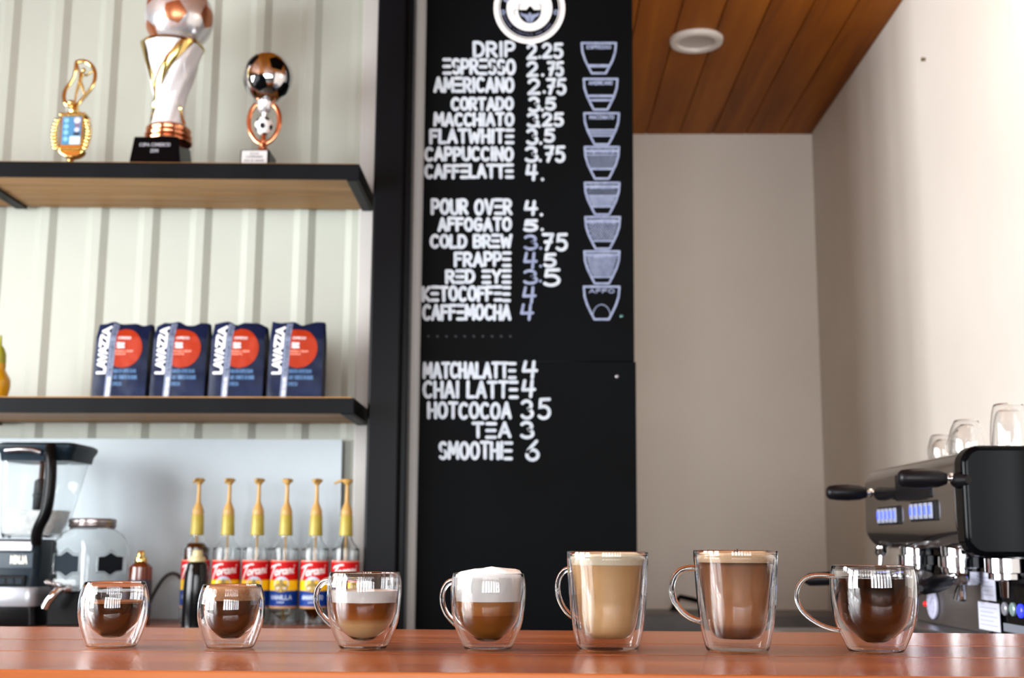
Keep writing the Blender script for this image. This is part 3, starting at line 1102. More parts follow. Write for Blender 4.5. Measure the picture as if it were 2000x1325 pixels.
# --- small gold trophy with a picture plaque and a ringed figure
X0 = at(148, 314, 3.45).x; Zs = on_shelf(UB, ua, X0)
tr = thing('trophy', 'small gold trophy with a blue picture plaque, laurels and a ringed figure', 'trophy', (X0, 3.41, Zs), 0, 'trophies on the upper shelf', (3.45, E + 1.12))
mb = MB(); mb.lathe([(0, 0), (9, 0), (10, 2), (6, 5), (7, 8), (9, 10), (0, 10)], 24)
tr.scale.z *= 1.065
lz(mb, 0).build('foot', M['gold'], tr, smooth=30)
mb = MB()
arcp = [(-24, 24), (-18, 17), (-8, 12.5), (4, 11), (14, 13), (22, 18), (26, 24)]
mb.prism(arcp, -6, 14, lambda u, v, d: (u * s, d * s, v * s))
mb.build('bowl', M['gold'], tr, smooth=0, bevel=.002)
mb = MB()
mb.box(-22 * s, 24 * s, -8 * s, 12 * s, 24 * s, 86 * s)
mb.box(-24 * s, 27 * s, -10 * s, 13 * s, 86 * s, 92 * s)
mb.build('frame', M['gold'], tr, smooth=0, bevel=.003)
mb = MB()
mb.box(-17.5 * s, 20 * s, -9.2 * s, -8.1 * s, 33 * s, 84 * s, 0)
fn = lambda u, v: (u * s, -9.5 * s, v * s)
mb.poly([(x_, z_) for x_, z_ in arc(12, 77, 6.5, 6, 0, 360, 14)], fn, 1)
mb.poly([(6, 72), (19, 72), (16, 64), (9, 64)], fn, 2)
mb.poly([(x_, z_) for x_, z_ in arc(12, 60, 5, 4, 0, 360, 12)], fn, 1)
mb.poly([(6, 55), (18, 55), (18, 50), (6, 50)], fn, 3)
mb.poly([(-1, 48), (19.5, 48), (19.5, 33.5), (-1, 33.5)], fn, 4)
for z_ in (77, 66, 55, 43):
    mb.poly(arc(-9, z_, 5, 4.6, 0, 360, 10), fn, 5)
mb.build('picture', [pm('picture_blue', (58, 120, 160), .4), pm('picture_pale', (196, 190, 206), .4), pm('picture_mauve', (110, 96, 120), .4), pm('picture_black', (20, 16, 20), .4), pm('picture_card', (190, 208, 214), .4), pm('picture_teal', (120, 176, 196), .4)], tr, smooth=0)
for sg in (-1, 1):
    mb = MB()
    for i in range(9):
        z_ = 26 + i * 6.3
        xo = sg * (27 + 5 * math.sin(math.pi * i / 8)) + (1 if sg > 0 else -1)
        for q in (-1, 1):
            T = Matrix.Translation((xo * s, -5 * s, z_ * s)) @ Matrix.Rotation(q * sg * -.75 + (.2 * sg), 4, 'Y')
            mb.sphere((0, 0, 4.2 * s), 1, 8, 0, (2.6 * s, 2.0 * s, 5.2 * s), T)
    mb.tube([((sg * (27 + 5 * math.sin(math.pi * i / 8)) + sg) * s, -4 * s, (24 + i * 6.5) * s) for i in range(9)], 1.4 * s, 6)
    mb.build('laurel', M['gold'], tr, smooth=60)
mb = MB(); mb.lathe([(0, 92), (12, 92), (13, 95), (7, 98), (7.5, 104), (5, 108), (0, 109)], 24)
lz(mb, 2 * s).build('cap', M['gold'], tr, smooth=40)
# ring: a flat loop swinging round the figure
ring = [(0, 188), (14, 190), (28, 183), (37, 170), (39, 155), (36, 143), (28, 132), (16, 120), (9, 112), (4, 108), (-6, 106), (-15, 110), (-20, 122), (-19, 136), (-12, 148), (-4, 160), (-1, 174)]
pts = spline3([(x_, -2 + 3 * math.sin(i), z_) for i, (x_, z_) in enumerate(ring)] + [(0, -2, 188)], 3)
mb = MB(); mb.tube([(p.x * s, p.y * s, p.z * s) for p in pts[:-1]], 1.9 * s, 8, flat=2.0, closed=True, up=(0, 1, 0))
mb.sphere((-6 * s, -1 * s, 112 * s), 6.5 * s, 14, 0, (1.2, 1, .8))
mb.build('ring', M['gold'], tr, smooth=60)
mb = MB()
def limb(pts_, r_):
    mb.tube([(x_ * s, 0, z_ * s) for x_, z_ in pts_], [q * s for q in r_], 10)
limb([(1, 112), (2, 126), (5, 140), (8, 150)], [2.0, 2.2, 3.0, 3.4])
limb([(21, 127), (17, 134), (13, 144), (9, 151)], [1.8, 2.2, 3.0, 3.2])
limb([(8.5, 149), (9, 156), (10, 164), (13, 168)], [4.0, 3.8, 4.6, 2.5])
limb([(8, 166), (5, 173), (2, 181), (1, 187)], [2.2, 1.9, 1.7, 1.4])
limb([(13, 166), (20, 163), (27, 168), (34, 173)], [2.2, 2.1, 1.8, 1.4])
mb.sphere((14.5 * s, 0, 173 * s), 4.2 * s, 14)
mb.build('figure', M['gold'], tr, smooth=60)

# ================================================================== COFFEE BAGS
BW, BH, BD = 107.5 * 3.43 / 2400, 151 * 3.43 / 2400, .085
bag_mats = [noisy('navy_foil', (11, 19, 44), (19, 32, 66), .4, 20, spec=.15),
            pm('bag_white', (232, 234, 238), .5), pm('bag_stripe', (120, 132, 160), .5), pm('bag_red', (158, 46, 18), .5, spec=.15),
            pm('bag_pale_red', (240, 150, 126), .5), pm('bag_blue', (62, 104, 150), .5), pm('bag_dark', (22, 26, 48), .5), pm('bag_grey', (120, 116, 150), .5)]


def bag_shape(seed):
    rs = random.Random(seed)
    top = [rs.uniform(-.008, .010) for _ in range(8)]
    ph = rs.uniform(0, 10)
    def front(u, v, side=-1):
        """u -1..1 across, v 0..1 up; y grows away from the viewer"""
        wv = 1.0 - .02 * v - .05 * max(0, v - .8)
        x_ = u * BW / 2 * wv + .002 * v
        tz = top[min(7, int((u + 1) * 3.5))] * (1 - ((u + 1) * 3.5) % 1) + top[min(7, int((u + 1) * 3.5) + 1)] * (((u + 1) * 3.5) % 1)
        z_ = v * BH * (1 + 0) + tz * max(0, (v - .85) / .15)
        d = BD / 2 * (1.0 - .12 * v) * (1 if v < .82 else 1 - .55 * ((v - .82) / .18))
        e = 1 - .10 * abs(u) ** 6
        w = noise.noise(Vector((x_ * 16 + ph, z_ * 14, side * 2))) * .0035 + noise.noise(Vector((x_ * 45 + ph, z_ * 40, side))) * .0012
        return x_, side * d * e + w, z_
    return front


def make_bag(seed, first):
    F = bag_shape(seed)
    t = thing('coffee_bag', 'x', 'coffee bag', (0, 0, 0), 0, 'coffee bags on the lower shelf')
    mb = MB()
    nu, nv = 20, 22
    ringv = []
    for j in range(nv + 1):
        v = j / nv
        row = [F(-1 + 2 * i / nu, v, -1) for i in range(nu + 1)]
        back = [F(1 - 2 * i / nu, v, 1) for i in range(nu + 1)]
        ra, rb = Vector(row[-1]), Vector(back[0])
        la_, lb_ = Vector(back[-1]), Vector(row[0])
        gus = [tuple(ra.lerp(rb, k / 5) + Vector(((.002 - .010 * v) * math.sin(math.pi * k / 5) + noise.noise(Vector((k * .7, v * 9, seed))) * .003, 0, 0))) for k in range(1, 5)]
        gus2 = [tuple(la_.lerp(lb_, k / 5) - Vector(((.002 - .010 * v) * math.sin(math.pi * k / 5), 0, 0))) for k in range(1, 5)]
        ringv.append(row + gus + back + gus2)
    m_ = len(ringv[0])
    vs = [p for r in ringv for p in r]
    fs = []
    for j in range(nv):
        for k in range(m_):
            k2 = (k + 1) % m_
            fs.append((j * m_ + k, j * m_ + k2, (j + 1) * m_ + k2, (j + 1) * m_ + k))
    fs.append(tuple(range(m_ - 1, -1, -1)))
    o = len(vs)
    # folded top
    tp = ringv[-1]
    for i in range(nu):
        fs.append((nv * m_ + i, nv * m_ + i + 1, nv * m_ + (2 * nu + 4) - i, nv * m_ + (2 * nu + 5) - i))
    fs.append(tuple(nv * m_ + k for k in list(range(nu, nu + 6))))
    fs.append(tuple(nv * m_ + k for k in [2 * nu + 5, 2 * nu + 6, 2 * nu + 7, 2 * nu + 8, 2 * nu + 9, 0]))
    mb.add(vs, fs)
    mb.build('pouch', bag_mats[0], t, smooth=50)

    def fr(u, v, lift=.0012):                # u, v in 0..1 of the front
        x_, y_, z_ = F(max(-1, min(1, u * 2 - 1)), max(0, min(1, v)), -1)
        return (x_, y_ - lift, z_)
    mb = MB()
    ln = lambda v: .245 + .045 * v           # left edge of the stripe leans
    # stripe
    n_ = 24
    vs = []
    for j in range(n_ + 1):
        v = .005 + .975 * j / n_
        vs += [fr(ln(v), v), fr(ln(v) + .06, v), fr(ln(v) + .115, v)]
    mb.add(vs, [(3 * j + q, 3 * j + 1 + q, 3 * j + 4 + q, 3 * j + 3 + q) for j in range(n_) for q in (0, 1)], 2)
    # disc, cut by the stripe
    CXc, CYc, RX, RY = .545, .665, .355, .262
    rows = []
    for j in range(31):
        v = CYc - RY + 2 * RY * j / 30
        hw = RX * math.sqrt(max(0, 1 - ((v - CYc) / RY) ** 2))
        l_, r_ = max(CXc - hw, ln(v) + .118), CXc + hw
        if r_ <= l_:
            r_ = l_ + .001
        rows.append([fr(l_ + (r_ - l_) * q / 10, v, .0014) for q in range(11)])
    vs = [p for r in rows for p in r]
    mb.add(vs, [(11 * j + q, 11 * j + q + 1, 11 * (j + 1) + q + 1, 11 * (j + 1) + q) for j in range(30) for q in range(10)], 3)
    # brand letters, read upwards
    L = write('LAVAZZA', .315, .0, .955, .18, .040, gap=.16, E3=False)
    LL = []
    for l in L:
        LL.append([(ln(a_) - .012 - b_, a_) for a_, b_ in l])
    # strokes wider along v than along u: draw in a square space
    mb.strokes([[(a_ * BW, b_ * BH) for a_, b_ in l] for l in LL], .0072, lambda u, v: fr(u / BW, v / BH, .0022), 1, step=.004)
    # stripe text, read upwards
    def up_text(txt, v0, v1, off, hgt, w, mi):
        L_ = write(txt, v0 * BH, 0, v1 * BH, hgt, w, E3=False)
        mb.strokes([[(ln(a_ / BH) * BW + off - b_, a_) for a_, b_ in l] for l in L_], w, lambda u, v: fr(u / BW, v / BH, .0020), mi, step=.004)
    up_text("ITALY'S FAVOURITE COFFEE", .31, .97, .0155, .011, .0013, 6)
    up_text('TORINO ITALIA 1895', .02, .28, .0150, .010, .0012, 1)
    def txt(s_, u0, v0, u1, v1, w, mi):
        mb.strokes(write(s_, u0 * BW, v0 * BH, u1 * BW, v1 * BH, w, E3=False), w, lambda u, v: fr(u / BW, v / BH, .0022), mi, step=.004)
    txt('ESPRESSO', .44, .785, .68, .82, .0010, 1)
    txt('GRAN', .42, .705, .56, .745, .0017, 1)
    txt('CREMA', .42, .665, .57, .70, .0017, 1)
    txt('INTENSE & CREAMY', .40, .612, .74, .64, .0010, 4)
    txt('AROMATIC', .40, .575, .60, .60, .0010, 4)
    txt('ROASTED COFFEE BEANS', .395, .335, .82, .385, .0015, 5)
    txt('CAFE TORREFIE EN GRAINS', .39, .25, .85, .305, .0015, 5)
    txt('ESPRESSO', .385, .165, .56, .215, .0014, 5)
    mb.build('printing', bag_mats, t, smooth=0)
    # printing on the right gusset
    mb = MB()
    xs = BW / 2 * .95 + .0045
    def gs(u, v):
        return (BW / 2 * (1 - .02 * v / BH - .05 * max(0, v / BH - .8)) + .0135 - .010 * v / BH, -BD / 2 + .014 + u, v)
    L_ = write('CAFFE LAVAZZA TORINO', .02, 0, .10, .012, .0012, E3=False) + write('NET 1 KG', .04, .022, .09, .034, .0014, E3=False)
    mb.strokes([[(b_, a_) for a_, b_ in l] for l in L_], .0013, gs)
    mb.build('side_text', bag_mats[7], t, smooth=0)
    return t


bag_labels = ['navy coffee bag with a red disc, outermost on the left, next to the bare wall',
              'navy coffee bag with a red disc, second from the left of four',
              'navy coffee bag with a red disc, third from the left of four',
              'navy coffee bag with its side text showing, nearest the black post']
for i, (pxc, lab) in enumerate(zip((230, 344, 458.5, 573), bag_labels)):
    t = make_bag(11 + i * 3, i == 0)
    t['label'] = lab
    X0 = at(pxc, 770, 3.43).x
    t.location = (X0, 3.43 + BD / 2, on_shelf(LB, la, X0))
    t.rotation_euler = (0, math.radians((1.5, 1.0, .6, .4)[i]) * 0, math.radians((-1, .5, 0, 1)[i]))

# yellow bottle at the left edge of the frame
X0 = at(-13, 772, 3.44).x
t = thing('squeeze_bottle', 'amber yellow bottle on the lower shelf, cut by the left picture edge', 'bottle', (X0, 3.46, on_shelf(LB, la, X0)))
mb = MB(); mb.lathe([(r * SPX, z * SPX) for r, z in smooth_prof([(0, 0), (18, 0), (20, 3), (24, 20), (25, 30), (23, 42), (17, 52), (13.5, 60), (13, 72), (0, 72)], 3)], 40)
mb.build('bottle_body', noisy('amber_yellow', (196, 142, 8), (206, 154, 14), .3, 8, coat=.3), t, smooth=40)
mb = MB(); mb.lathe([(r * SPX, z * SPX) for r, z in [(0, 72), (13.5, 72), (13, 90), (9, 102), (3.5, 108), (2.5, 128), (0, 128)]], 32)
mb.build('cap', pm('olive_cap', (150, 150, 40), .4), t, smooth=40)

# ================================================================== SYRUP BOTTLES
YBt = 3.50
TPX = YBt / 2400
red_l, yel_l, blue_l = pm('label_red', (190, 6, 16), .5, spec=.2), pm('label_yellow', (240, 192, 0), .45), pm('label_blue', (6, 52, 132), .5, spec=.2)
lab_mats = [red_l, yel_l, blue_l, M['white'], pm('medallion_gold', (140, 116, 40), .45), pm('label_tan', (178, 132, 84), .5), pm('label_palered', (226, 130, 110), .5), pm('label_sky', (190, 204, 226), .5)]
pump_tan = pm('pump_tan', (186, 146, 80), .45)
foil_gold = noisy('gold_foil', (160, 142, 48), (174, 156, 64), .45, 30, metal=.1)
syrup_brown = pm('brown_syrup', (74, 32, 8), .1, spec=.4)
syrup_dark = pm('dark_syrup', (26, 16, 10), .1, spec=.4)
syrup_clear = pm('clear_syrup', (235, 225, 200), .0, trans=1.0, ior=1.36)
RB = 26.9


def script_word(x0, y0, sx, sy):
    """Torani in a slanting brush script that climbs to the right; unit box 0..1"""
    base = [
        [(-.02, .74), (.02, .84), (.30, .92), (.36, .88)],                        # T bar
        [(.17, .86), (.12, .40), (.06, -.10), (.02, -.22)],                        # T stem
        arc(.295, .24, .062, .20, 90, 450, 12),                                    # o
        [(.415, .04), (.415, .44)], [(.415, .30), (.45, .42), (.50, .42)],         # r
        arc(.575, .24, .058, .19, 40, 400, 12), [(.64, .42), (.64, .06), (.67, .05)],   # a
        [(.715, .04), (.715, .42)], [(.715, .30), (.76, .42), (.80, .36), (.80, .05)],  # n
        [(.88, .42), (.88, .05), (.92, .06)],                                     # i
        [(.89, .62), (.895, .64)],                                                # dot
    ]
    return [[(x0 + (u + .10 * v) * sx, y0 + (v + .34 * (u - .1)) * sy) for u, v in l] for l in base]


def make_syrup(flavour, fill, syr, turn):
    t = thing('syrup_bottle', 'x', 'syrup bottle', (0, 0, 0), 0, 'syrup bottles with pumps on the back counter', (3.5, E - .05))
    s = TPX
    op = [(24, 0), (26.2, 1.5), (26.9, 5), (26.9, 137), (26.0, 144), (21.5, 153), (15.5, 160), (12.2, 167), (11.2, 174), (11.2, 211)]
    op = smooth_prof(op, 3)
    wall = 1.6
    ip = [(r - wall, z) for r, z in op if r - wall > 0 and z > 4]
    mb = MB()
    mb.lathe([(0, 0)] + op + [(9.6, 211)] + list(reversed(ip)) + [(0, 5)], 48)
    mb.v = [(x_ * s, y_ * s, z_ * s) for x_, y_, z_ in mb.v]
    mb.build('bottle_glass', M['jar_glass'], t, smooth=45)
    if fill:
        mb = MB()
        p = [(0, 5.4)] + [(r - .5, z) for r, z in ip if 5.4 < z < fill] + [(interp([(r, z) for r, z in ip], fill) - .5, fill), (0, fill)]
        mb.lathe(p, 40)
        mb.v = [(x_ * s, y_ * s, z_ * s) for x_, y_, z_ in mb.v]
        mb.build('syrup', syr, t, smooth=45)
    # paper label wrapped round the bottle; u is the arc length from the middle of the label, v the height
    mb = MB()
    def wrap(lift):
        R_ = (RB + lift)
        return lambda u, v: (R_ * s * math.sin(u / RB), -R_ * s * math.cos(u / RB), v * s)
    f0, f1 = wrap(.35), wrap(.65)
    def band(v0, v1, mi, f=f0, u0=-62, u1=62, n=32):
        vs = []
        for i in range(n + 1):
            u = u0 + (u1 - u0) * i / n
            vs += [f(u, v0), f(u, v1)]
        mb.add(vs, [(2 * i, 2 * i + 2, 2 * i + 3, 2 * i + 1) for i in range(n)], mi)
    band(32, 36, 5); band(36, 38.5, 2); band(38.5, 66, 2); band(66, 86, 1); band(86, 122, 0); band(122, 124.5, 6)
    # script
    W_ = script_word(-27, 93, 55, 24)
    mb.strokes(W_, 2.5, f1, 3, step=2.0)
    # medallion
    f2 = wrap(1.0)
    def disc(cx_, cz, rx, rz, mi, f, a0=0, a1=360):
        p = [(cx_, cz)] + arc(cx_, cz, rx, rz, a0, a1, 22)
        mb.add([f(u, v) for u, v in p], [(0, i, i + 1) for i in range(1, 23)], mi)
    disc(0, 80, 14.5, 13.5, 7, f1)
    disc(0, 72, 13, 9, 4, f2)
    disc(0, 80, 4, 8, 4, wrap(1.2))
    mb.strokes([[(-8, 66), (-3, 74)], [(8, 66), (3, 74)], [(0, 64), (0, 71)]], 1.3, wrap(1.4), 1)
    mb.strokes(write(flavour, -22, 48.5, 22, 57.5, 1.6, E3=False), 1.6, f1, 7, step=2.5)
    mb.strokes(write('SYRUP', -7, 42, 7, 45, .7, E3=False), .7, f1, 7, step=2.5)
    mb.build('label', lab_mats, t, rot=(0, 0, turn), smooth=0)
    mb = MB(); mb.lathe([(11.6, 173), (13.2, 174), (12.6, 188), (11.9, 212), (11.3, 213), (11.25, 188), (11.3, 173.5)], 32, closed=True)
    mb.v = [(x_ * s, y_ * s, z_ * s) for x_, y_, z_ in mb.v]
    mb.build('neck_foil', foil_gold, t, smooth=40)
    pump = MB()
    pump.lathe([(0, 224), (10.8, 224), (11.2, 226), (11.2, 233), (10, 236), (8.5, 240), (6.5, 245), (4.6, 249), (4.0, 256), (3.2, 285), (0, 285)], 28)
    pump.lathe([(0, 284), (4, 284), (5.5, 287), (10.5, 292), (11, 295), (8, 297), (0, 298)], 28)
    pump.tube([(0, 0, 293), (7, 0, 294), (16, 0, 292.5), (24, 0, 289), (26, 0, 287)], [3.2, 3.2, 2.8, 2.3, 2.0], 10)
    pump.tube([(0, 0, 224), (0, 0, 160), (1.5, 0, 8)], 2.0, 8)
    pump.v = [(x_ * s, y_ * s, (z_ - 11 if z_ > 20 else z_) * s) for x_, y_, z_ in pump.v]
    return t, pump


syr = [
    ('HAZELNUT', 157, syrup_brown, 0.10, 'syrup bottle full of dark brown syrup up to its shoulder, with tan pump', 378, 1226, -100),
    ('CARAMEL', 120, syrup_brown, 0.06, 'red-labelled syrup bottle with tan pump, right beside the brown-filled one', 438.5, 1224, -95),
    ('MOCHA', 110, syrup_dark, 0.10, 'red-labelled syrup bottle with tan pump, rising behind the macchiato glass', 497, 1224, -92),
    ('VANILLA', 26, syrup_clear, -0.02, 'syrup bottle whose blue label reads vanilla, with tan pump', 553, 1223, -76),
    ('AMARETTO', 34, syrup_brown, 0.05, 'red, yellow and blue labelled syrup bottle between the vanilla one and the rightmost one', 612, 1222, -90),
    ('ALMOND', 36, syrup_brown, 0.10, 'syrup bottle whose pump spout points left, nearest the black post', 672, 1222, 180),
]
for fl, fill, sm, turn, lab, pxc, pyb, nz in syr:
    t, pump = make_syrup(fl, fill, sm, turn)
    t['label'] = lab
    t.location = (at(pxc, 1190, YBt).x, YBt, BCZ + .0005)
    pump.build('pump', pump_tan, t, rot=(0, 0, math.radians(nz)), smooth=45)

# dark bottle standing before the first syrup bottle
X0 = at(379, 1190, 3.36).x
t = thing('sauce_bottle', 'short black bottle with a cream cap standing before the brown syrup bottle', 'bottle', (X0, 3.37, BCZ + .0005))
s = 3.37 / 2400
mb = MB(); mb.lathe([(r * s, z * s) for r, z in smooth_prof([(0, 0), (23, 0), (24.5, 3), (24.5, 60), (23, 96), (20, 112), (18, 120), (12, 123), (0, 123)], 3)], 40)
mb.build('bottle_body', pm('near_black_glass', (8, 10, 12), .12, spec=.3), t, smooth=40)
mb = MB(); mb.lathe([(r * s, z * s) for r, z in [(0, 123), (15, 123), (15.5, 126), (15, 131), (10, 133), (9.5, 142), (8, 145), (0, 145)]], 32)
mb.build('cap', pm('cream_cap', (198, 184, 134), .4), t, smooth=40)

# amber bottle with a gold cap, left
X0 = at(270, 1190, 3.42).x
t = thing('amber_bottle', 'small amber brown bottle with a gold cap beside the glass drink dispenser', 'bottle', (X0, 3.42, BCZ + .0005))
s = 3.42 / 2400
mb = MB(); mb.lathe([(r * s, z * s) for r, z in smooth_prof([(0, 0), (21, 0), (22.5, 3), (22.5, 100), (21, 110), (16, 116), (9, 119), (0, 119)], 3)], 40)
mb.build('bottle_body', pm('amber_glass', (96, 42, 16), .12, coat=.4), t, smooth=40)
mb = MB()
mb.lathe([(22.8 * s, 20 * s), (22.8 * s, 86 * s)], 40)
mb.build('label', pm('dark_label', (50, 52, 70), .5), t, smooth=60)
mb = MB(); mb.lathe([(r * s, z * s) for r, z in [(0, 119), (12, 119), (12.5, 122), (11, 128), (8, 130), (7, 138), (5, 141), (0, 141)]], 28)
mb.build('cap', M['gold'], t, smooth=40)

# black cord looping up behind
pts = [at(284, 1200, 3.60), at(292, 1178, 3.60), at(305, 1152, 3.60), at(320, 1130, 3.60), at(335, 1121, 3.605), at(350, 1126, 3.61), at(362, 1150, 3.62), at(368, 1195, 3.62), at(372, 1215, 3.62)]
pts[-1].z = BCZ + .006; pts[0].z = BCZ + .006
mb = MB(); mb.tube(spline3(pts, 5), .0052, 10)
tag(mb.build('power_cord', pm('dark_cord', (44, 42, 42), .45), smooth=60), 'dark cord arching up against the white panel behind the bottles', 'cord')

# ================================================================== GLASS DRINK DISPENSER ON A BLACK STAND
YD = 3.42
s = YD / 2400
X0 = at(171, 1190, YD).x
stz = at(171, 1156, YD - .08).z
t = thing('dispenser_stand', 'black box stand under the glass drink dispenser', 'stand', (X0, YD, BCZ + .0005))
mb = MB(); mb.box(-62 * s, 70 * s, -.060, .085, 0, stz - BCZ - .001)
mb.build('stand_box', M['black_plastic'], t, smooth=0, bevel=.004)
t = thing('drink_dispenser', 'square glass drink dispenser jar with a metal lid, chalk label and chrome tap', 'drink dispenser', (X0, YD, stz + .0005), math.radians(-30), None, (YD, E))


def rsq(w, r, n=6):
    """rounded square outline"""
    out = []
    for cx_, cy_, a0 in ((w - r, w - r, 0), (-(w - r), w - r, 90), (-(w - r), -(w - r), 180), (w - r, -(w - r), 270)):
        out += [(cx_ + r * math.cos(math.radians(a0 + 90 * k / n)), cy_ + r * math.sin(math.radians(a0 + 90 * k / n))) for k in range(n + 1)]
    return out


def loft(mb, rings, cap0=True, cap1=True, mi=0):
    """rings: lists of points of equal length"""
    n = len(rings[0])
    vs = [p for r in rings for p in r]
    fs = []
    for j in range(len(rings) - 1):
        for k in range(n):
            k2 = (k + 1) % n
            fs.append((j * n + k, j * n + k2, (j + 1) * n + k2, (j + 1) * n + k))
    if cap0:
        fs.append(tuple(range(n - 1, -1, -1)))
    if cap1:
        fs.append(tuple(range((len(rings) - 1) * n, len(rings) * n)))
    return mb.add(vs, fs, mi)


def sq_ring(w, r, z):
    return [(x_, y_, z) for x_, y_ in rsq(w, min(r, w * .999))]


W = 56 * s
sec = [(W * .93, .015, 0), (W, .022, .004), (W, .024, 84 * s), (W * .985, .03, 96 * s), (W * .90, .045, 110 * s), (W * .78, W * .74, 118 * s), (W * .73, W * .72, 122 * s), (W * .73, W * .72, 136 * s)]
mb = MB()
outr = [sq_ring(*q) for q in sec]
innr = [sq_ring(q[0] - .0035, max(q[1] - .003, .004), q[2] + (.006 if i == 0 else (.005 if i == 1 else 0))) for i, q in enumerate(sec)]
loft(mb, outr + list(reversed(innr)))
mb.build('jar', M['jar_glass'], t, smooth=50)
mb = MB(); mb.lathe([(0, 122 * s), (44 * s, 122 * s), (45 * s, 124 * s), (45 * s, 129 * s), (43.5 * s, 130.5 * s), (45 * s, 132 * s), (45 * s, 137 * s), (43 * s, 140 * s), (0, 140.5 * s)], 48)
mb.build('lid', noisy('lid_zinc', (150, 140, 140), (176, 168, 166), .28, 8, metal=1.0), t, smooth=30)
# chalk labels on the two front faces, with a raised glass border
lab = [(-33, 0), (-33, 15), (-16, 16), (0, 24), (16, 16), (33, 15), (33, -15), (16, -16), (0, -24), (-16, -16), (-33, -15)]
for nm, rz_, f_ in (('label', 0.0, 1.0), ('label', math.pi / 2, .9)):
    mb = MB()
    R_ = Matrix.Rotation(rz_, 4, 'Z')
    fn = lambda u, v, d=0: tuple(R_ @ Vector((u * s * f_, -W - .0012 - d, v * s * f_ + 52 * s)))
    mb.prism([(p[0], p[1]) for p in reversed(lab)], 0, .0012, lambda u, v, d: fn(u, v, d))
    o = mb.build(nm, pm('slate_label', (26, 34, 42), .6, spec=.1), t, smooth=0)
    mb = MB()
    pts = [fn(u * 1.13, v * 1.2) for u, v in lab + lab[:1]]
    mb.tube(pts[:-1], .0022, 8, closed=True)
    mb.build('border', M['jar_glass'], o, smooth=50)
mb = MB()
fn = lambda u, v: (u * s, -W - .0016, v * s)
mb.strokes(write('BEVERAGES', -34, 12, 30, 22, 2.2, E3=False), 2.2, fn)
mb.build('embossing', pm('embossed_glass', (190, 196, 198), .2), t, smooth=0)
# tap
tx, tz = 8 * s, 5 * s
mb = MB()
mb.tube([(tx, -W + .002, tz), (tx, -W - .018, tz)], [.013, .011], 16)
mb.tube([(tx, -W - .018, tz), (tx, -W - .034, tz - 3 * s), (tx - 2 * s, -W - .046, tz - 11 * s), (tx - 9 * s, -W - .054, tz - 24 * s), (tx - 14 * s, -W - .056, tz - 36 * s)], [.009, .011, .011, .010, .010], 14)
tap = mb.build('tap', M['chrome'], t, smooth=50)
mb = MB()
mb.tube([(tx, -W - .034, tz), (tx, -W - .036, tz + 9 * s)], .006, 12)
mb.tube([(tx + 10 * s, -W - .034, tz + 9 * s), (tx - 6 * s, -W - .040, tz + 10 * s), (tx - 24 * s, -W - .046, tz + 13 * s)], [.004, .005, .0065], 12)
mb.build('tap_lever', M['chrome'], tap, smooth=50)

# ================================================================== BLENDER
YBl = 3.42
s = YBl / 2400
X0 = at(30, 1190, YBl).x
t = thing('blender', 'tall black kitchen blender with clear pitcher and black handle, at the left picture edge', 'blender', (X0, YBl, BCZ + .0005), 0, None, (YBl, E))


def rect_ring(cx_, hw, hd, r, z, n=5):
    out = []
    for sx_, sy_, a0 in ((1, 1, 0), (-1, 1, 90), (-1, -1, 180), (1, -1, 270)):
        out += [(cx_ + sx_ * (hw - r) + r * math.cos(math.radians(a0 + 90 * k / n)), sy_ * (hd - r) + r * math.sin(math.radians(a0 + 90 * k / n)), z) for k in range(n + 1)]
    return out


Hb = lambda y: (1226 - y) * s                # pixel row to height over the back counter
mb = MB()
loft(mb, [rect_ring(0, 62 * s, .085, .02, 0), rect_ring(0, 64 * s, .088, .02, .004), rect_ring(0, 60 * s, .086, .02, Hb(1188))])
mb.build('base', M['black_plastic'], t, smooth=40)
mb = MB()
loft(mb, [rect_ring(0, 62 * s, .090, .028, Hb(1188)), rect_ring(0, 63 * s, .094, .03, Hb(1170)), rect_ring(0, 62 * s, .088, .03, Hb(1152))])
mb.build('silver_band', noisy('silver_plastic', (150, 152, 160), (168, 170, 176), .3, 5, metal=.6), t, smooth=40)
mb = MB()
loft(mb, [rect_ring(0, 61 * s, .086, .028, Hb(1151.5)), rect_ring(0, 60 * s, .079, .022, Hb(1123.5)), rect_ring(0, 60 * s, .076, .022, Hb(1085)), rect_ring(0, 54 * s, .070, .022, Hb(1060))])
mb.build('motor_housing', M['blue_black'], t, smooth=40)
mb = MB()
mb.box(-44 * s, 40 * s, -.092, -.080, Hb(1149), Hb(1129))
bp = mb.build('button_panel', M['black_plastic'], t, smooth=0, bevel=.002)
mb = MB()
for k in range(5):
    mb.box((-40 + k * 16) * s, (-28 + k * 16) * s, -.0942, -.0922, Hb(1146), Hb(1135))
mb.build('button', M['blue_black'], bp, smooth=0, bevel=.001)
mb = MB()
mb.box(-42 * s, 50 * s, -.0805, -.0785, Hb(1116), Hb(1086))
dp = mb.build('display', pm('display_blue', (24, 46, 60), .2), t, smooth=0, bevel=.001)
mb = MB()
mb.strokes(write('NINJA', 7 * s, Hb(1108), 40 * s, Hb(1091), 2.1 * s, gap=.3), 2.1 * s, lambda u, v: (u, -.0812, v))
mb.build('logo', pm('logo_cream', (236, 236, 220), .4), dp, smooth=0)
mb = MB(); mb.box(-40 * s, 46 * s, -.0775, -.0705, Hb(1083), Hb(1064))
mb.build('silver_plate', M['steel'], t, smooth=0, bevel=.002)
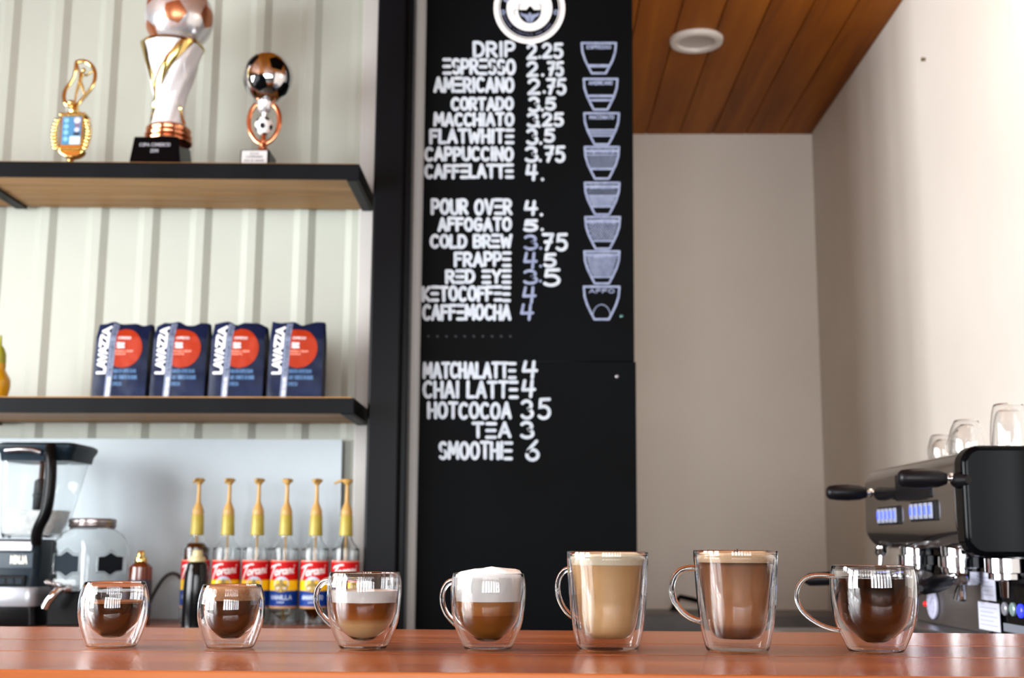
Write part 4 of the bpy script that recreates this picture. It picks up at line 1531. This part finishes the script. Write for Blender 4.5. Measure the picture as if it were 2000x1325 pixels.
# clear pitcher
PCX = 40 * s
def pr(y, hw, cx_=PCX, shrink=0.0, r=.022):
    return rect_ring(cx_, hw * s - shrink, hw * s * .92 - shrink, r, Hb(y))
sec = [(1058, 46, 22 * s), (1048, 50, 24 * s), (1030, 54, 28 * s), (980, 60, 34 * s), (920, 66, 40 * s), (893, 69, 43 * s)]
mb = MB()
loft(mb, [pr(y, w, c_) for y, w, c_ in sec] + list(reversed([pr(y - (4 if i == 0 else 0), w, c_, .0035, .019) for i, (y, w, c_) in enumerate(sec)])))
mb.build('pitcher', M['jar_glass'], t, smooth=50)
mb = MB()
loft(mb, [pr(1050, 48, 24 * s, .006), pr(1030, 53, 28 * s, .006), pr(1004, 56, 31 * s, .006)])
mb.v = [(x_, y_, z_ + (.006 * noise.noise(Vector((x_ * 40, y_ * 40, 0))) if z_ > Hb(1010) else 0)) for x_, y_, z_ in mb.v]
mb.build('crushed_ice', noisy('ice_white', (240, 248, 250), (252, 254, 254), .5, 60, bump=.6, bscale=120), t, smooth=20)
mb = MB()
cxs = 34 * s
mb.lathe([(0, Hb(1052)), (16 * s, Hb(1052)), (12 * s, Hb(1004)), (13 * s, Hb(1000)), (13 * s, Hb(975)), (15 * s, Hb(974)), (15 * s, Hb(972)), (13 * s, Hb(970)), (12 * s, Hb(945)), (5 * s, Hb(940)), (5 * s, Hb(896)), (0, Hb(896))], 24, (cxs, 0, 0))
mb.build('blade_shaft', M['black_plastic'], t, smooth=30)
mb = MB()
loft(mb, [rect_ring(44 * s, 70 * s, .096, .024, Hb(908)), rect_ring(44 * s, 72 * s, .099, .024, Hb(894)), rect_ring(44 * s, 78 * s, .104, .024, Hb(884)), rect_ring(44 * s, 78 * s, .104, .024, Hb(877)), rect_ring(44 * s, 70 * s, .094, .022, Hb(872))])
lid = mb.build('lid', M['blue_black'], t, smooth=40)
mb = MB()
mb.tube([(-10 * s, -.106, Hb(889)), (20 * s, -.112, Hb(887)), (44 * s, -.112, Hb(888)), (58 * s, -.106, Hb(893))], .007, 10)
mb.build('lid_latch', M['steel'], lid, smooth=50)
mb = MB()
hp = [(62 * s, -.098, Hb(884)), (66 * s, -.118, Hb(896)), (72 * s, -.128, Hb(915)), (74 * s, -.130, Hb(950)), (72 * s, -.130, Hb(990)), (66 * s, -.126, Hb(1015)), (54 * s, -.115, Hb(1035)), (46 * s, -.100, Hb(1052)), (44 * s, -.088, Hb(1066))]
mb.tube([p_ + Vector((14 * s, 0, 0)) for p_ in spline3(hp, 3)], .0195, 12, flat=.8)
mb.build('handle', M['black_plastic'], t, smooth=50)

# ================================================================== MENU BOARD
YM = 3.58
bd = thing('menu_board', 'tall black menu board with hand-lettered white coffee prices and cup drawings', 'menu board', (0, 0, 0))


def slab(quad, z0, z1, depth, Y):
    """quad of pixel corners tl, bl, tr, br; z limits override"""
    (tl, bl, tr_, br) = [at(*q, Y) for q in quad]
    L = lambda z: tl.x + (bl.x - tl.x) * (z - tl.z) / (bl.z - tl.z)
    R = lambda z: tr_.x + (br.x - tr_.x) * (z - tr_.z) / (br.z - tr_.z)
    vs = [(L(z0), Y, z0), (R(z0), Y, z0), (R(z1), Y, z1), (L(z1), Y, z1)]
    vs += [(x_, Y + depth, z_) for x_, y_, z_ in vs]
    return MB().add(vs, [(0, 1, 2, 3), (7, 6, 5, 4), (0, 4, 5, 1), (1, 5, 6, 2), (2, 6, 7, 3), (3, 7, 4, 0)])


zseam = at(1100, 706, YM).z
slab(((833.5, 0), (820.5, 700), (1235, 0), (1239, 700)), zseam + .0008, CEIL - .01, .018, YM).build('upper_panel', M['board'], bd, smooth=0, bevel=.0012, fix=True)
slab(((833.5, 0), (820.5, 700), (1242, 708), (1244.5, 1080)), .35, zseam - .0008, .018, YM).build('lower_panel', M['board'], bd, smooth=0, bevel=.0012, fix=True)
fb = lambda u, v: tuple(at(u, v, YM - .0008))
rows = [
    ('DRIP', 923, 113, 1007, 80), ('ESPRESSO', 864, 147, 1008, 114), ('AMERICANO', 846, 182, 1005, 150), ('CORTADO', 880, 217, 1004, 189),
    ('MACCHIATO', 846, 248, 1005, 219), ('FLATWHITE', 838, 282, 1005, 251), ('CAPPUCCINO', 828, 316, 1004, 286), ('CAFFELATTE', 828, 350, 1004, 320),
    ('POUR OVER', 841, 421, 1001, 388), ('AFFOGATO', 854, 453, 1000, 424), ('COLD BREW', 839, 486, 1001, 457), ('FRAPPE', 886, 522, 999, 491),
    ('RED EYE', 869, 555, 999, 526), ('KETOCOFFEE', 823, 590, 998, 558), ('CAFFEMOCHA', 824, 627, 999, 594),
    ('MATCHALATTE', 825, 741, 1009, 707), ('CHAI LATTE', 825, 779, 1013, 743), ('HOTCOCOA', 834, 820, 1000, 785), ('TEA', 921, 857, 999, 824), ('SMOOTHIE', 856, 899, 1002, 862)]
rnd = random.Random(7)
for txt_, x0, yb, x1, yt in rows:
    MB().strokes(write(txt_, x0, yb, x1, yt, 6.6, gap=.28, jit=.03, rnd=rnd), 6.6, fb).build('item_lettering', M['chalk'], bd, smooth=0)
prices = [
    ('2', 1028, 117, 1050, 84, 0), ('25', 1058, 115, 1101, 83, 0), ('.', 1051, 115, 1057, 108, 0),
    ('2', 1028, 151, 1052, 119, 0), ('.', 1057, 150, 1063, 143, 0), ('75', 1068, 150, 1102, 119, 0),
    ('2', 1030, 186, 1056, 152, 0), ('.', 1060, 183, 1066, 176, 0), ('75', 1066, 186, 1107, 152, 0),
    ('3', 1031, 220, 1056, 188, 0), ('.', 1056, 218, 1062, 211, 0), ('5', 1064, 216, 1087, 189, 0),
    ('3', 1028, 250, 1054, 219, 0), ('.', 1050, 250, 1056, 243, 0), ('25', 1058, 248, 1102, 219, 0),
    ('3', 1027, 284, 1052, 250, 0), ('.', 1053, 283, 1059, 276, 0), ('5', 1062, 279, 1085, 250, 0),
    ('3', 1024, 318, 1052, 285, 0), ('.', 1052, 317, 1058, 310, 0), ('75', 1062, 318, 1105, 284, 0),
    ('4', 1026, 354, 1051, 320, 0), ('.', 1056, 354, 1063, 346, 0),
    ('4', 1023, 422, 1051, 391, 0), ('.', 1054, 423, 1061, 415, 0),
    ('5', 1022, 453, 1052, 428, 0), ('.', 1056, 452, 1062, 445, 0),
    ('3', 1022, 489, 1051, 458, 1), ('.', 1053, 488, 1059, 481, 1), ('75', 1058, 491, 1110, 455, 0),
    ('4', 1022, 526, 1050, 492, 1), ('.', 1053, 523, 1059, 516, 1), ('5', 1061, 523, 1088, 494, 0),
    ('3', 1021, 556, 1051, 526, 1), ('.', 1053, 552, 1058, 545, 1), ('5', 1061, 560, 1096, 524, 0),
    ('4', 1020, 594, 1048, 559, 1), ('4', 1016, 627, 1043, 593, 1),
    ('4', 1019, 741, 1051, 704, 0), ('4', 1018, 778, 1047, 741, 0), ('3', 1016, 820, 1043, 780, 0), ('5', 1050, 820, 1077, 777, 0),
    ('3', 1015, 858, 1044, 822, 0), ('6', 1025, 902, 1055, 859, 0)]
price_rows = []
for pr_ in prices:
    if price_rows and pr_[1] > price_rows[-1][-1][1] and abs(pr_[2] - price_rows[-1][0][2]) < 6:
        price_rows[-1].append(pr_)
    else:
        price_rows.append([pr_])
for row in price_rows:
    mb = MB()
    for txt_, x0, yb, x1, yt, dim in row:
        w_ = 5.4 if dim else 6.6
        mb.strokes(write(txt_, x0, yb, x1, yt, w_, gap=.3), w_, fb, dim)
    mb.build('price_lettering', [M['chalk'], M['chalk_dim']], bd, smooth=0)
mb = MB()
for k in range(10):
    mb.strokes([[(836 + k * 17.8, 657), (837 + k * 17.8, 657.5)]], 4.0, fb)
mb.build('dotted_line', pm('faint_chalk', (44, 46, 52), .9), bd, smooth=0)

# eight cup drawings
cups = [(1134, 1205, 83, 145), (1138, 1208, 153, 216), (1139, 1211, 220, 284), (1140, 1211, 286, 351), (1140, 1212, 356, 421), (1141, 1213, 423, 488), (1139, 1212, 490, 556), (1138, 1212, 559, 626)]
cname = ['ESPRESSO', 'AMERICANO', 'MACCHIATO', 'FLATWHITE', 'CAPPUCCINO', 'LATTE', 'MOCHA', 'AFFO']
for i, (x0, x1, y0, y1) in enumerate(cups):
    mb = MB()
    w_, h_ = x1 - x0, y1 - y0
    q = lambda u, v: (x0 + u * w_, y0 + v * h_)
    side = [(.03, .02), (.05, .3), (.12, .55), (.22, .78), (.31, .97)]
    def xl(v):
        for (a0, b0), (a1, b1) in zip(side, side[1:]):
            if b0 <= v <= b1:
                return a0 + (a1 - a0) * (v - b0) / (b1 - b0)
        return .3
    outline = [q(u, v) for u, v in side] + [q(1 - u, v) for u, v in reversed(side)] + [q(.03, .02)]
    fc = lambda u, v: tuple(at(u, v, YM - .0008))
    mb.strokes([outline], 4.2, fc, 0)
    def hline(v, w2, mi=0):
        mb.strokes([[q(xl(v) + .03, v), q(1 - xl(v) - .03, v)]], w2, fc, mi)
    def hatch(v0, v1, sp, sl_, mi=0, w2=1.1):
        lines = []
        u = -1.0
        while u < 2:
            seg = []
            for k in range(13):
                v = v0 + (v1 - v0) * k / 12
                uu = u + sl_ * (v - v0)
                if xl(v) + .04 < uu < 1 - xl(v) - .04:
                    seg.append(q(uu, v))
            if len(seg) > 1:
                lines.append(seg)
            u += sp
        mb.strokes(lines, w2, fc, mi)
    mb.strokes(write(cname[i], *q(.16, .21), *q(.84, .08), 1.8, E3=False), 1.8, fc, 0)
    if i == 0:
        hline(.73, 5); hline(.78, 1)
    elif i == 1:
        hline(.55, 5); hline(.68, 4.5)
    elif i == 2:
        hatch(.54, .70, .05, -.4); hline(.53, 3); hline(.62, 2.6); hline(.71, 3)
    elif i == 3:
        hline(.14, 6); hatch(.26, .66, .045, -.5); hline(.25, 2); hline(.68, 4)
    elif i == 4:
        hline(.14, 6); hatch(.22, .36, .05, -.6, 0, .8); hatch(.42, .72, .04, -.8); hatch(.42, .72, .04, .8); hline(.40, 2.5); hline(.74, 3)
    elif i == 5:
        hline(.14, 6); hatch(.18, .72, .07, -.7); hatch(.18, .72, .07, .7); hline(.74, 3)
    elif i == 6:
        hline(.12, 5); hatch(.16, .74, .05, -.8); hatch(.16, .74, .05, .8); hline(.78, 3)
    else:
        mb.strokes([[q(.5 + .24 * math.cos(a), .92 - .38 * math.sin(a)) for a in [math.pi * k / 14 for k in range(15)]]], 1.6, fc, 0)
    mb.build('cup_drawing', M['chalk_dim'], bd, smooth=0)

# round badge at the top
mb = MB()
bx_, by_ = 1034, 16
def ringd(r0, r1, mi, lift, n=64, cx_=bx_, cy_=by_):
    f = lambda u, v: tuple(at(u, v, YM - lift))
    vs = []
    for k in range(n):
        a = 2 * math.pi * k / n
        vs += [f(cx_ + r0 * math.cos(a), cy_ + r0 * math.sin(a)), f(cx_ + r1 * math.cos(a), cy_ + r1 * math.sin(a))]
    mb.add(vs, [(2 * k, 2 * k + 1, (2 * k + 3) % (2 * n), (2 * k + 2) % (2 * n)) for k in range(n)], mi)
ringd(61, 69.5, 0, .0010); ringd(57.5, 59, 0, .0010)
ringd(0.001, 44.5, 0, .0010)
f2 = lambda u, v: tuple(at(u, v, YM - .0016))
f3 = lambda u, v: tuple(at(u, v, YM - .0022))
# dark cup in the disc with its handle, steam tip and a spread-winged mark
mb.poly([(1011, 19)] + [(1034.5 + 23 * math.cos(a), 19 + 27 * math.sin(a)) for a in [math.pi - math.pi * k / 20 for k in range(21)]] + [(1058, 19)], f2, 1)
mb.poly([(1028, 19.5), (1031, 15), (1035.5, 11), (1040, 15), (1043, 19.5)], f2, 1)
mb.strokes([arc(1008, 24, 4.5, 5, 90, 290, 10)], 1.6, f2, 1)
mb.strokes([[(1016, 7), (1013, 13), (1014, 18)], [(1054, 7), (1057, 13), (1056, 18)]], 1.8, f2, 1)
wing = [(1034.5, 30), (1028, 28), (1021, 27), (1017, 24), (1016, 28), (1020, 32), (1025, 34), (1028, 40), (1031, 44), (1034, 44), (1034.5, 38)]
mb.poly(wing, f3, 2)
mb.poly([(2 * 1034.8 - u, v) for u, v in reversed(wing)], f3, 2)
mb.poly([(1034.8 + 3 * math.cos(a), 27.5 + 2.6 * math.sin(a)) for a in [2 * math.pi * k / 12 for k in range(12)]], f3, 2)
# band lettering round the lower half, read from left to right
bt = 'SOCCER LIFESTYLE AND CAFE'
nb = len(bt)
fa = lambda u, v: tuple(at(u, v, YM - .0012))
for k, c in enumerate(bt):
    if c == ' ':
        continue
    an = math.radians(162 - k * (124 / (nb - 1)))
    R0 = 51.5
    cx_, cy_ = bx_ + R0 * math.cos(an), by_ + R0 * math.sin(an)
    rx, ry = math.sin(an), -math.cos(an)     # reading direction
    ux, uy = -math.cos(an), -math.sin(an)    # letter up: towards the centre
    gw, L = G[c]
    L = L + ([[(0, 0), (0, 1)]] if c == 'E' else [])
    hh = 4.8
    mb.strokes([[(cx_ + ((u - gw / 2) * rx) * hh + (v - .5) * ux * hh, cy_ + ((u - gw / 2) * ry) * hh + (v - .5) * uy * hh) for u, v in l] for l in L], .7, fa, 3)
for sx_ in (-52, 52):
    ringd(3.4, 5.2, 2, .0010, 20, bx_ + sx_ * 1.0, by_ + 8)
    mb.strokes([[(bx_ + sx_ - 3, by_ + 8), (bx_ + sx_ + 3, by_ + 8)], [(bx_ + sx_, by_ + 5), (bx_ + sx_, by_ + 11)]], 1.0, fa, 2)
ringd(3, 7, 2, .0010, 20, 990, -3)
mb.build('round_emblem', [M['white'], M['board'], M['chalk_dim'], pm('band_chalk', (92, 94, 122), .9)], bd, smooth=0)
for (u, v, c) in ((1214, 618, (90, 130, 130)), (1205, 736, (170, 170, 176))):
    p = at(u, v, YM)
    mb = MB(); mb.sphere((p.x, p.y - .001, p.z), .0055, 14, 0, (1, .6, 1))
    mb.build('screw', pm('screw_head', c, .3, metal=.8), bd, smooth=60)

# ================================================================== ESPRESSO MACHINE
XU, XBs = .79, .895                          # front of the housing, front of the base
Yn, Yfar = 2.27, 2.97
ztop = atx(1890, 872, XU).z
# height of the housing's lower edge
zbot = atx(1700, 1072, XU).z
mach = thing('espresso_machine', 'glossy black espresso machine with chrome groups and black levers by the right wall', 'espresso machine', (0, 0, 0))
XBk = 1.235


def rprof(x0, x1, z0, z1, r0, n=8):
    """rounded rectangle in x-z; r0 = radii for front-top, front-bottom, back-bottom, back-top"""
    ft, fb_, bb, bt_ = r0
    out = []
    for cx_, cz, r, a in ((x0 + ft, z1 - ft, ft, 90), (x0 + fb_, z0 + fb_, fb_, 180), (x1 - bb, z0 + bb, bb, 270), (x1 - bt_, z1 - bt_, bt_, 0)):
        out += [(cx_ + r * math.cos(math.radians(a + 90 * k / n)), cz + r * math.sin(math.radians(a + 90 * k / n))) for k in range(n + 1)]
    return out


def extrude_y(prof, y0, y1, name, mat, parent, bevel=0.0, smooth=35, bseg=4):
    mb = MB(); mb.prism(prof, y0, y1, lambda u, v, d: (u, d, v))
    return mb.build(name, mat, parent, smooth=smooth, bevel=bevel, bseg=bseg, fix=True)


extrude_y(rprof(XU, XBk, zbot, ztop, (.045, .05, .01, .02)), Yn + .055, Yfar, 'housing', M['housing'], mach, .012, 35)
zb_near = atx(1888, 1072, XU).z
extrude_y(rprof(XU - .004, XBk + .004, zb_near - .015, ztop + .004, (.035, .035, .01, .03)), Yn, Yn + .052, 'side_panel', M['lacquer'], mach, .016)
# dark recess plate near the top of the front
mb = MB(); mb.box(XU - .0035, XU + .02, 2.46, 2.70, ztop - .085, ztop - .028)
mb.build('front_plate', M['soft_black'], mach, smooth=0, bevel=.003)
# base with front panel and drip tray
zb0 = SCZ + .03
extrude_y(rprof(XBs, XBk, zb0, zbot + .002, (.004, .03, .01, .01)), Yn + .002, Yfar - .02, 'base', M['lacquer'], mach, .004)
mb = MB(); mb.box(XBs - .004, XBs + .02, 2.48, Yfar - .03, zb0 + .012, zbot - .055)
mb.build('front_panel', noisy('grey_enamel', (84, 78, 76), (98, 92, 90), .25, 5, metal=.5), mach, smooth=0, bevel=.004)
mb = MB(); mb.box(XBs - .075, XBs + .01, Yn + .02, Yfar - .03, zb0 - .008, zb0 + .012)
mb.build('drip_tray', M['steel'], mach, smooth=0, bevel=.004)
for yy in (Yn + .06, Yfar - .08):
    for xx in (XBs + .03, XBk - .05):
        mb = MB(); mb.lathe([(0, SCZ + .0005), (.02, SCZ + .0005), (.022, SCZ + .006), (.017, zb0 + .001), (0, zb0 + .001)], 20, (xx, yy, 0))
        mb.build('foot', M['soft_black'], mach, smooth=40)
# button strips with lit keys
led = pm('blue_key_light', (60, 80, 255), .3, emit=(70, 90, 255), estr=2.2)
key = pm('key_silver', (150, 156, 176), .35)
for (c0, w0) in (((1737, 1008), 1), ((1804, 999), 1)):
    p = atx(*c0, XU)
    mb = MB(); mb.box(XU - .005, XU + .01, p.y - .085, p.y + .075, p.z - .020, p.z + .020)
    bpn = mb.build('button_strip', M['soft_black'], mach, smooth=0, bevel=.002)
    for k in range(5):
        yc = p.y - .066 + k * .031
        mb = MB(); mb.box(XU - .009, XU - .0048, yc - .0105, yc + .0105, p.z - .016, p.z + .016)
        kb = mb.build('key', key, bpn, smooth=0, bevel=.0025)
        mb = MB(); mb.box(XU - .0102, XU - .0088, yc - .005, yc + .005, p.z - .007, p.z + .009)
# lights are their own small glowing strokes on the keys
        mb.build('key_light', led, bpn, smooth=0)
# steam levers
for (hx0, hx1, hy, jx) in ((1614, 1694, 963, 1704), (1754, 1850, 935, 1862)):
    piv = atx(jx, hy, XU - .012)
    xa, xb = at(hx0, hy, piv.y).x, at(hx1, hy, piv.y).x
    z_ = piv.z
    mb = MB()
    L_ = xb - xa
    R_ = .0185
    mb.lathe([(0, 0), (R_ * .55, .001), (R_ * .82, .006), (R_ * .95, L_ * .25), (R_, L_ * .5), (R_ * .9, L_ * .8), (R_ * .62, L_ * .97), (0, L_)], 24, T=Matrix.Translation((xa, piv.y, z_)) @ Matrix.Rotation(math.pi / 2, 4, 'Y'))
    mb.build('lever_handle', M['soft_black'], mach, smooth=50)
    mb = MB()
    mb.tube([(xb - .002, piv.y, z_), (XU + .02, piv.y, z_)], .0045, 12)
    mb.lathe([(0, 0), (.010, 0), (.010, .006), (0, .006)], 20, T=Matrix.Translation((xb + .004, piv.y, z_)) @ Matrix.Rotation(math.pi / 2, 4, 'Y'))
    mb.build('lever_joint', M['chrome'], mach, smooth=40)
    mb = MB()
    bl = .16 if hx0 < 1700 else .035
    mb.tube([(XU + .02, piv.y + .02, z_ - .006), (XU - .006, piv.y - bl * .25, z_ - .004), (XU + .004, piv.y - bl, z_ - .004)], [.014, .015, .008], 14)
    mb.build('lever_boss', M['soft_black'], mach, smooth=50)
# brewing groups, portafilters, spouts, steam pipes
for gi, (gy, hv) in enumerate(((2.78, (-.19, .0)), (2.50, (-.075, -.075)))):
    gx_ = XU + .062
    g = MB()
    g.lathe([(0, zbot + .01), (.036, zbot + .01), (.036, zbot - .012), (.042, zbot - .014), (.042, zbot - .034), (.037, zbot - .036), (.037, zbot - .042), (0, zbot - .042)], 36, (gx_, gy, 0))
    g.build('group_head', M['chrome'], mach, smooth=35)
    pf = MB()
    pf.lathe([(0, zbot - .0425), (.036, zbot - .0425), (.036, zbot - .062), (.031, zbot - .068), (.012, zbot - .070), (0, zbot - .070)], 36, (gx_, gy, 0))
    pf.tube([(gx_, gy, zbot - .066), (gx_ - .004, gy - .014, zbot - .084), (gx_ - .006, gy - .02, zbot - .098)], [.008, .007, .006], 10)
    pf.tube([(gx_, gy, zbot - .066), (gx_ - .004, gy + .014, zbot - .084), (gx_ - .006, gy + .02, zbot - .098)], [.008, .007, .006], 10)
    d = Vector((hv[0], hv[1], -.012))
    a0 = Vector((gx_, gy, zbot - .053))
    u_ = d.normalized()
    pf.tube([a0 + u_ * .03, a0 + u_ * .06], [.008, .009], 12)
    po = pf.build('portafilter', M['chrome'], mach, smooth=40)
    ln_ = d.length
    hb = MB(); hb.tube([a0 + u_ * .058, a0 + u_ * .075, a0 + u_ * (.058 + (ln_) * .5), a0 + u_ * (.05 + ln_), a0 + u_ * (.062 + ln_)], [.012, .015, .0165, .014, .006], 16)
    hb.build('handle', M['soft_black'], po, smooth=50)
for (sx0, sy0) in ((.815, 2.93),):
    mb = MB()
    mb.lathe([(0, zbot + .005), (.014, zbot + .005), (.015, zbot - .010), (.010, zbot - .016), (0, zbot - .016)], 20, (sx0, sy0, 0))
    mb.tube(spline3([(sx0, sy0, zbot - .01), (sx0 - .004, sy0, zbot - .05), (sx0 - .012, sy0, zbot - .10), (sx0 - .016, sy0, zbot - .128)], 4), [.0055] * 13, 12)
    mb.sphere((sx0 - .016, sy0, zbot - .128), .0075, 12)
    mb.build('steam_pipe', M['chrome'], mach, smooth=45)
mb = MB()
mb.lathe([(0, zbot - .015), (.033, zbot - .015), (.033, zbot - .040), (.028, zbot - .042), (.028, zbot - .052), (.010, zbot - .056), (.008, zbot - .085), (0, zbot - .085)], 30, (.862, 2.30, 0))
mb.build('water_spout', M['chrome'], mach, smooth=35)
# pressure dial, red lamp, notes, round keys, data plate
p = atx(1825, 1181, XBs - .0045)
mb = MB(); mb.lathe([(0, 0), (.030, 0), (.032, .002), (.032, .006), (.029, .008), (0, .009)], 36, T=Matrix.Translation(p) @ Matrix.Rotation(-math.pi / 2, 4, 'Y'))
dial = mb.build('pressure_dial', pm('dial_white', (196, 196, 222), .3), mach, smooth=30)
mb = MB()
fd = lambda u, v: (p.x - .0095, p.y + u, p.z + v)
mb.strokes([[(.0, 0), (-.012, .014)]] + [[(.021 * math.cos(a), .021 * math.sin(a)), (.025 * math.cos(a), .025 * math.sin(a))] for a in [math.radians(-40 + 26 * k) for k in range(11)]], .0014, fd)
mb.build('needle', M['black_plastic'], dial, smooth=0)
p = atx(1808, 1180, XBs - .0045)
mb = MB(); mb.sphere(p, .006, 14)
mb.build('red_lamp', pm('red_lamp', (220, 20, 20), .3, emit=(230, 20, 20), estr=.9), mach, smooth=60)
for (u0, v0, u1, v1) in ((1915, 1118, 1946, 1173), (1911, 1175, 1955, 1232)):
    a_, b_ = atx(u0, v0, XBs - .006), atx(u1, v1, XBs - .006)
    a1 = atx(u0, v1, XBs - .006)
    mb = MB(); mb.box(XBs - .0072, XBs - .0060, min(a_.y, b_.y), max(a_.y, b_.y), (a1.z + b_.z) / 2, a_.z)
    nt = mb.build('paper_note', pm('note_paper', (206, 208, 226), .7), mach, smooth=0)
    mb = MB()
    y0_, y1_ = max(a_.y, b_.y) - .01, min(a_.y, b_.y) + .01
    z1_, z0_ = a_.z - .006, (a1.z + b_.z) / 2 + .006
    nn = 5
    fnn = lambda u, v: (XBs - .0075, u, v)
    for k in range(nn):
        zz = z1_ - (z1_ - z0_) * (k + .5) / nn
        mb.strokes([[(y0_, zz), (y1_ + .02 * (k % 2), zz)]], .0012, fnn)
    mb.build('note_lines', pm('note_ink', (140, 142, 168), .7), nt, smooth=0)
for (u, v, c) in ((1965, 1190, (150, 150, 160)), (1981, 1191, (140, 165, 160)), (1996, 1194, (40, 50, 230))):
    p = atx(u, v, XBs - .001)
    mb = MB(); mb.lathe([(0, 0), (.0125, 0), (.0125, .004), (.010, .006), (0, .006)], 24, T=Matrix.Translation(p) @ Matrix.Rotation(-math.pi / 2, 4, 'Y'))
    mm = pm('round_key', c, .3, metal=.3) if c[2] < 200 else pm('round_key_lit', c, .3, emit=(50, 60, 255), estr=1.2)
    mb.build('round_key', mm, mach, smooth=35)
a_, b_ = atx(1961, 1217, XBs - .001), atx(2030, 1240, XBs - .001)
mb = MB(); mb.box(XBs - .0025, XBs - .001, b_.y, a_.y, atx(1961, 1233, XBs).z, a_.z)
mb.build('data_plate', pm('plate_silver', (150, 156, 168), .35, metal=.4), mach, smooth=0)

# inverted glasses stored on the machine
for (lab_, kind, k, xx, yy) in (('upturned clear glass mug on the espresso machine, largest, nearest the picture edge', 'mug', .80, .905, 2.345),
                               ('upturned round glass cup on the espresso machine, middle of three', 'cup', .88, .885, 2.52),
                               ('upturned small glass on the espresso machine, farthest and lowest of three', 'tumbler', .86, .905, 2.73)):
    O, I = {'tumbler': (TUMBLER_O, TUMBLER_I), 'cup': (CUP_O, CUP_I), 'mug': (MUG_O, MUG_I)}[kind]
    O, I = smooth_prof(scaled(O, k)), smooth_prof(scaled(I, k))
    hgt = O[-1][1] + (O[-1][0] - I[-1][0]) / 2
    t = thing('glass_cup', lab_, 'glass', (xx, yy, ztop + .0008 + (.0042 if yy < 2.33 else 0)), 0, 'glasses drying on the espresso machine')
    g = glass_shell(O, I)
    g.v = [(x_, -y_, hgt - z_) for x_, y_, z_ in g.v]
    g.build('glass', M['glass'], t, smooth=50)
    if kind != 'tumbler':
        H = {'cup': CUP_H, 'mug': MUG_H}[kind]
        mb = MB(); mb.tube(spline3([(x_ * PX * k, 0, hgt - z_ * PX * k) for x_, z_ in H]), 4.2 * PX * k, 14, up=(0, 1, 0))
        mb.build('handle', M['glass'], t, rot=(0, 0, math.radians(-70 if kind == 'cup' else 150)), smooth=60)

# ================================================================== CEILING LIGHT, ALCOVE TAP, NAIL, LAMP
p = atz(1360, 77, CEIL)
t = thing('downlight', 'round white recessed ceiling light, switched off, in the wooden ceiling', 'ceiling light', p)
R_ = 55 * p.y / 2400
mb = MB(); mb.lathe([(R_ * .66, -.004), (R_ * .70, -.016), (R_ * .86, -.021), (R_ * .97, -.016), (R_, -.003), (R_, .002)], 56)
mb.build('trim_ring', pm('light_trim_white', (232, 226, 222), .4), t, smooth=50)
mb = MB(); mb.lathe([(R_ * .68, -.008), (R_ * .5, -.003), (R_ * .3, -.0015), (0, -.001)], 48)
mb.build('diffuser', pm('light_diffuser', (206, 198, 196), .5), t, smooth=60)

zf = az
t = thing('low_tap', 'small dark tap on the grey alcove worktop, behind the mocha mug', 'tap', (at(1318, 1190, YF - .12).x, YF - .12, zf + .0005))
s = (YF - .12) / 2400
mb = MB()
mb.lathe([(0, 0), (.022, 0), (.022, .006), (.014, .012), (.012, .03), (0, .03)], 20)
mb.build('base', M['black_metal'], t, smooth=40)
mb = MB()
mb.tube([(0, 0, .028), (4 * s, 0, 18 * s), (10 * s, 0, 26 * s), (30 * s, -.02, 22 * s), (60 * s, -.04, 14 * s), (64 * s, -.04, 4 * s)], [.011, .011, .010, .010, .010, .009], 12)
mb.build('spout', M['black_metal'], t, smooth=50)

p = atx(1807, 116, XR)
mb = MB(); mb.lathe([(0, 0), (.006, 0), (.006, .003), (.0035, .004), (.0035, .008), (.007, .009), (.007, .012), (0, .013)], 14, T=Matrix.Translation(p) @ Matrix.Rotation(-math.pi / 2, 4, 'Y'))
tag(mb.build('wall_hook', pm('brass_hook', (120, 96, 50), .4, metal=.6), smooth=40), 'tiny brass hook screwed high into the right cream wall', 'hook')

# wall lamp just beyond the right edge of the frame; its glow lies on the right wall
t = thing('wall_lamp', 'small round wall lamp high on the right wall', 'lamp', (XR, 2.78, E + 1.46))
mb = MB(); mb.lathe([(0, 0), (.06, 0), (.06, .015), (.02, .02), (.02, .06), (0, .06)], 28, T=Matrix.Rotation(-math.pi / 2, 4, 'Y'))
mb.build('backplate', M['steel'], t, smooth=40)
mb = MB(); mb.sphere((-.13, 0, 0), .07, 28)
mb.build('globe', pm('lamp_globe', (255, 240, 220), .4, emit=(255, 226, 190), estr=38.0), t, smooth=60)
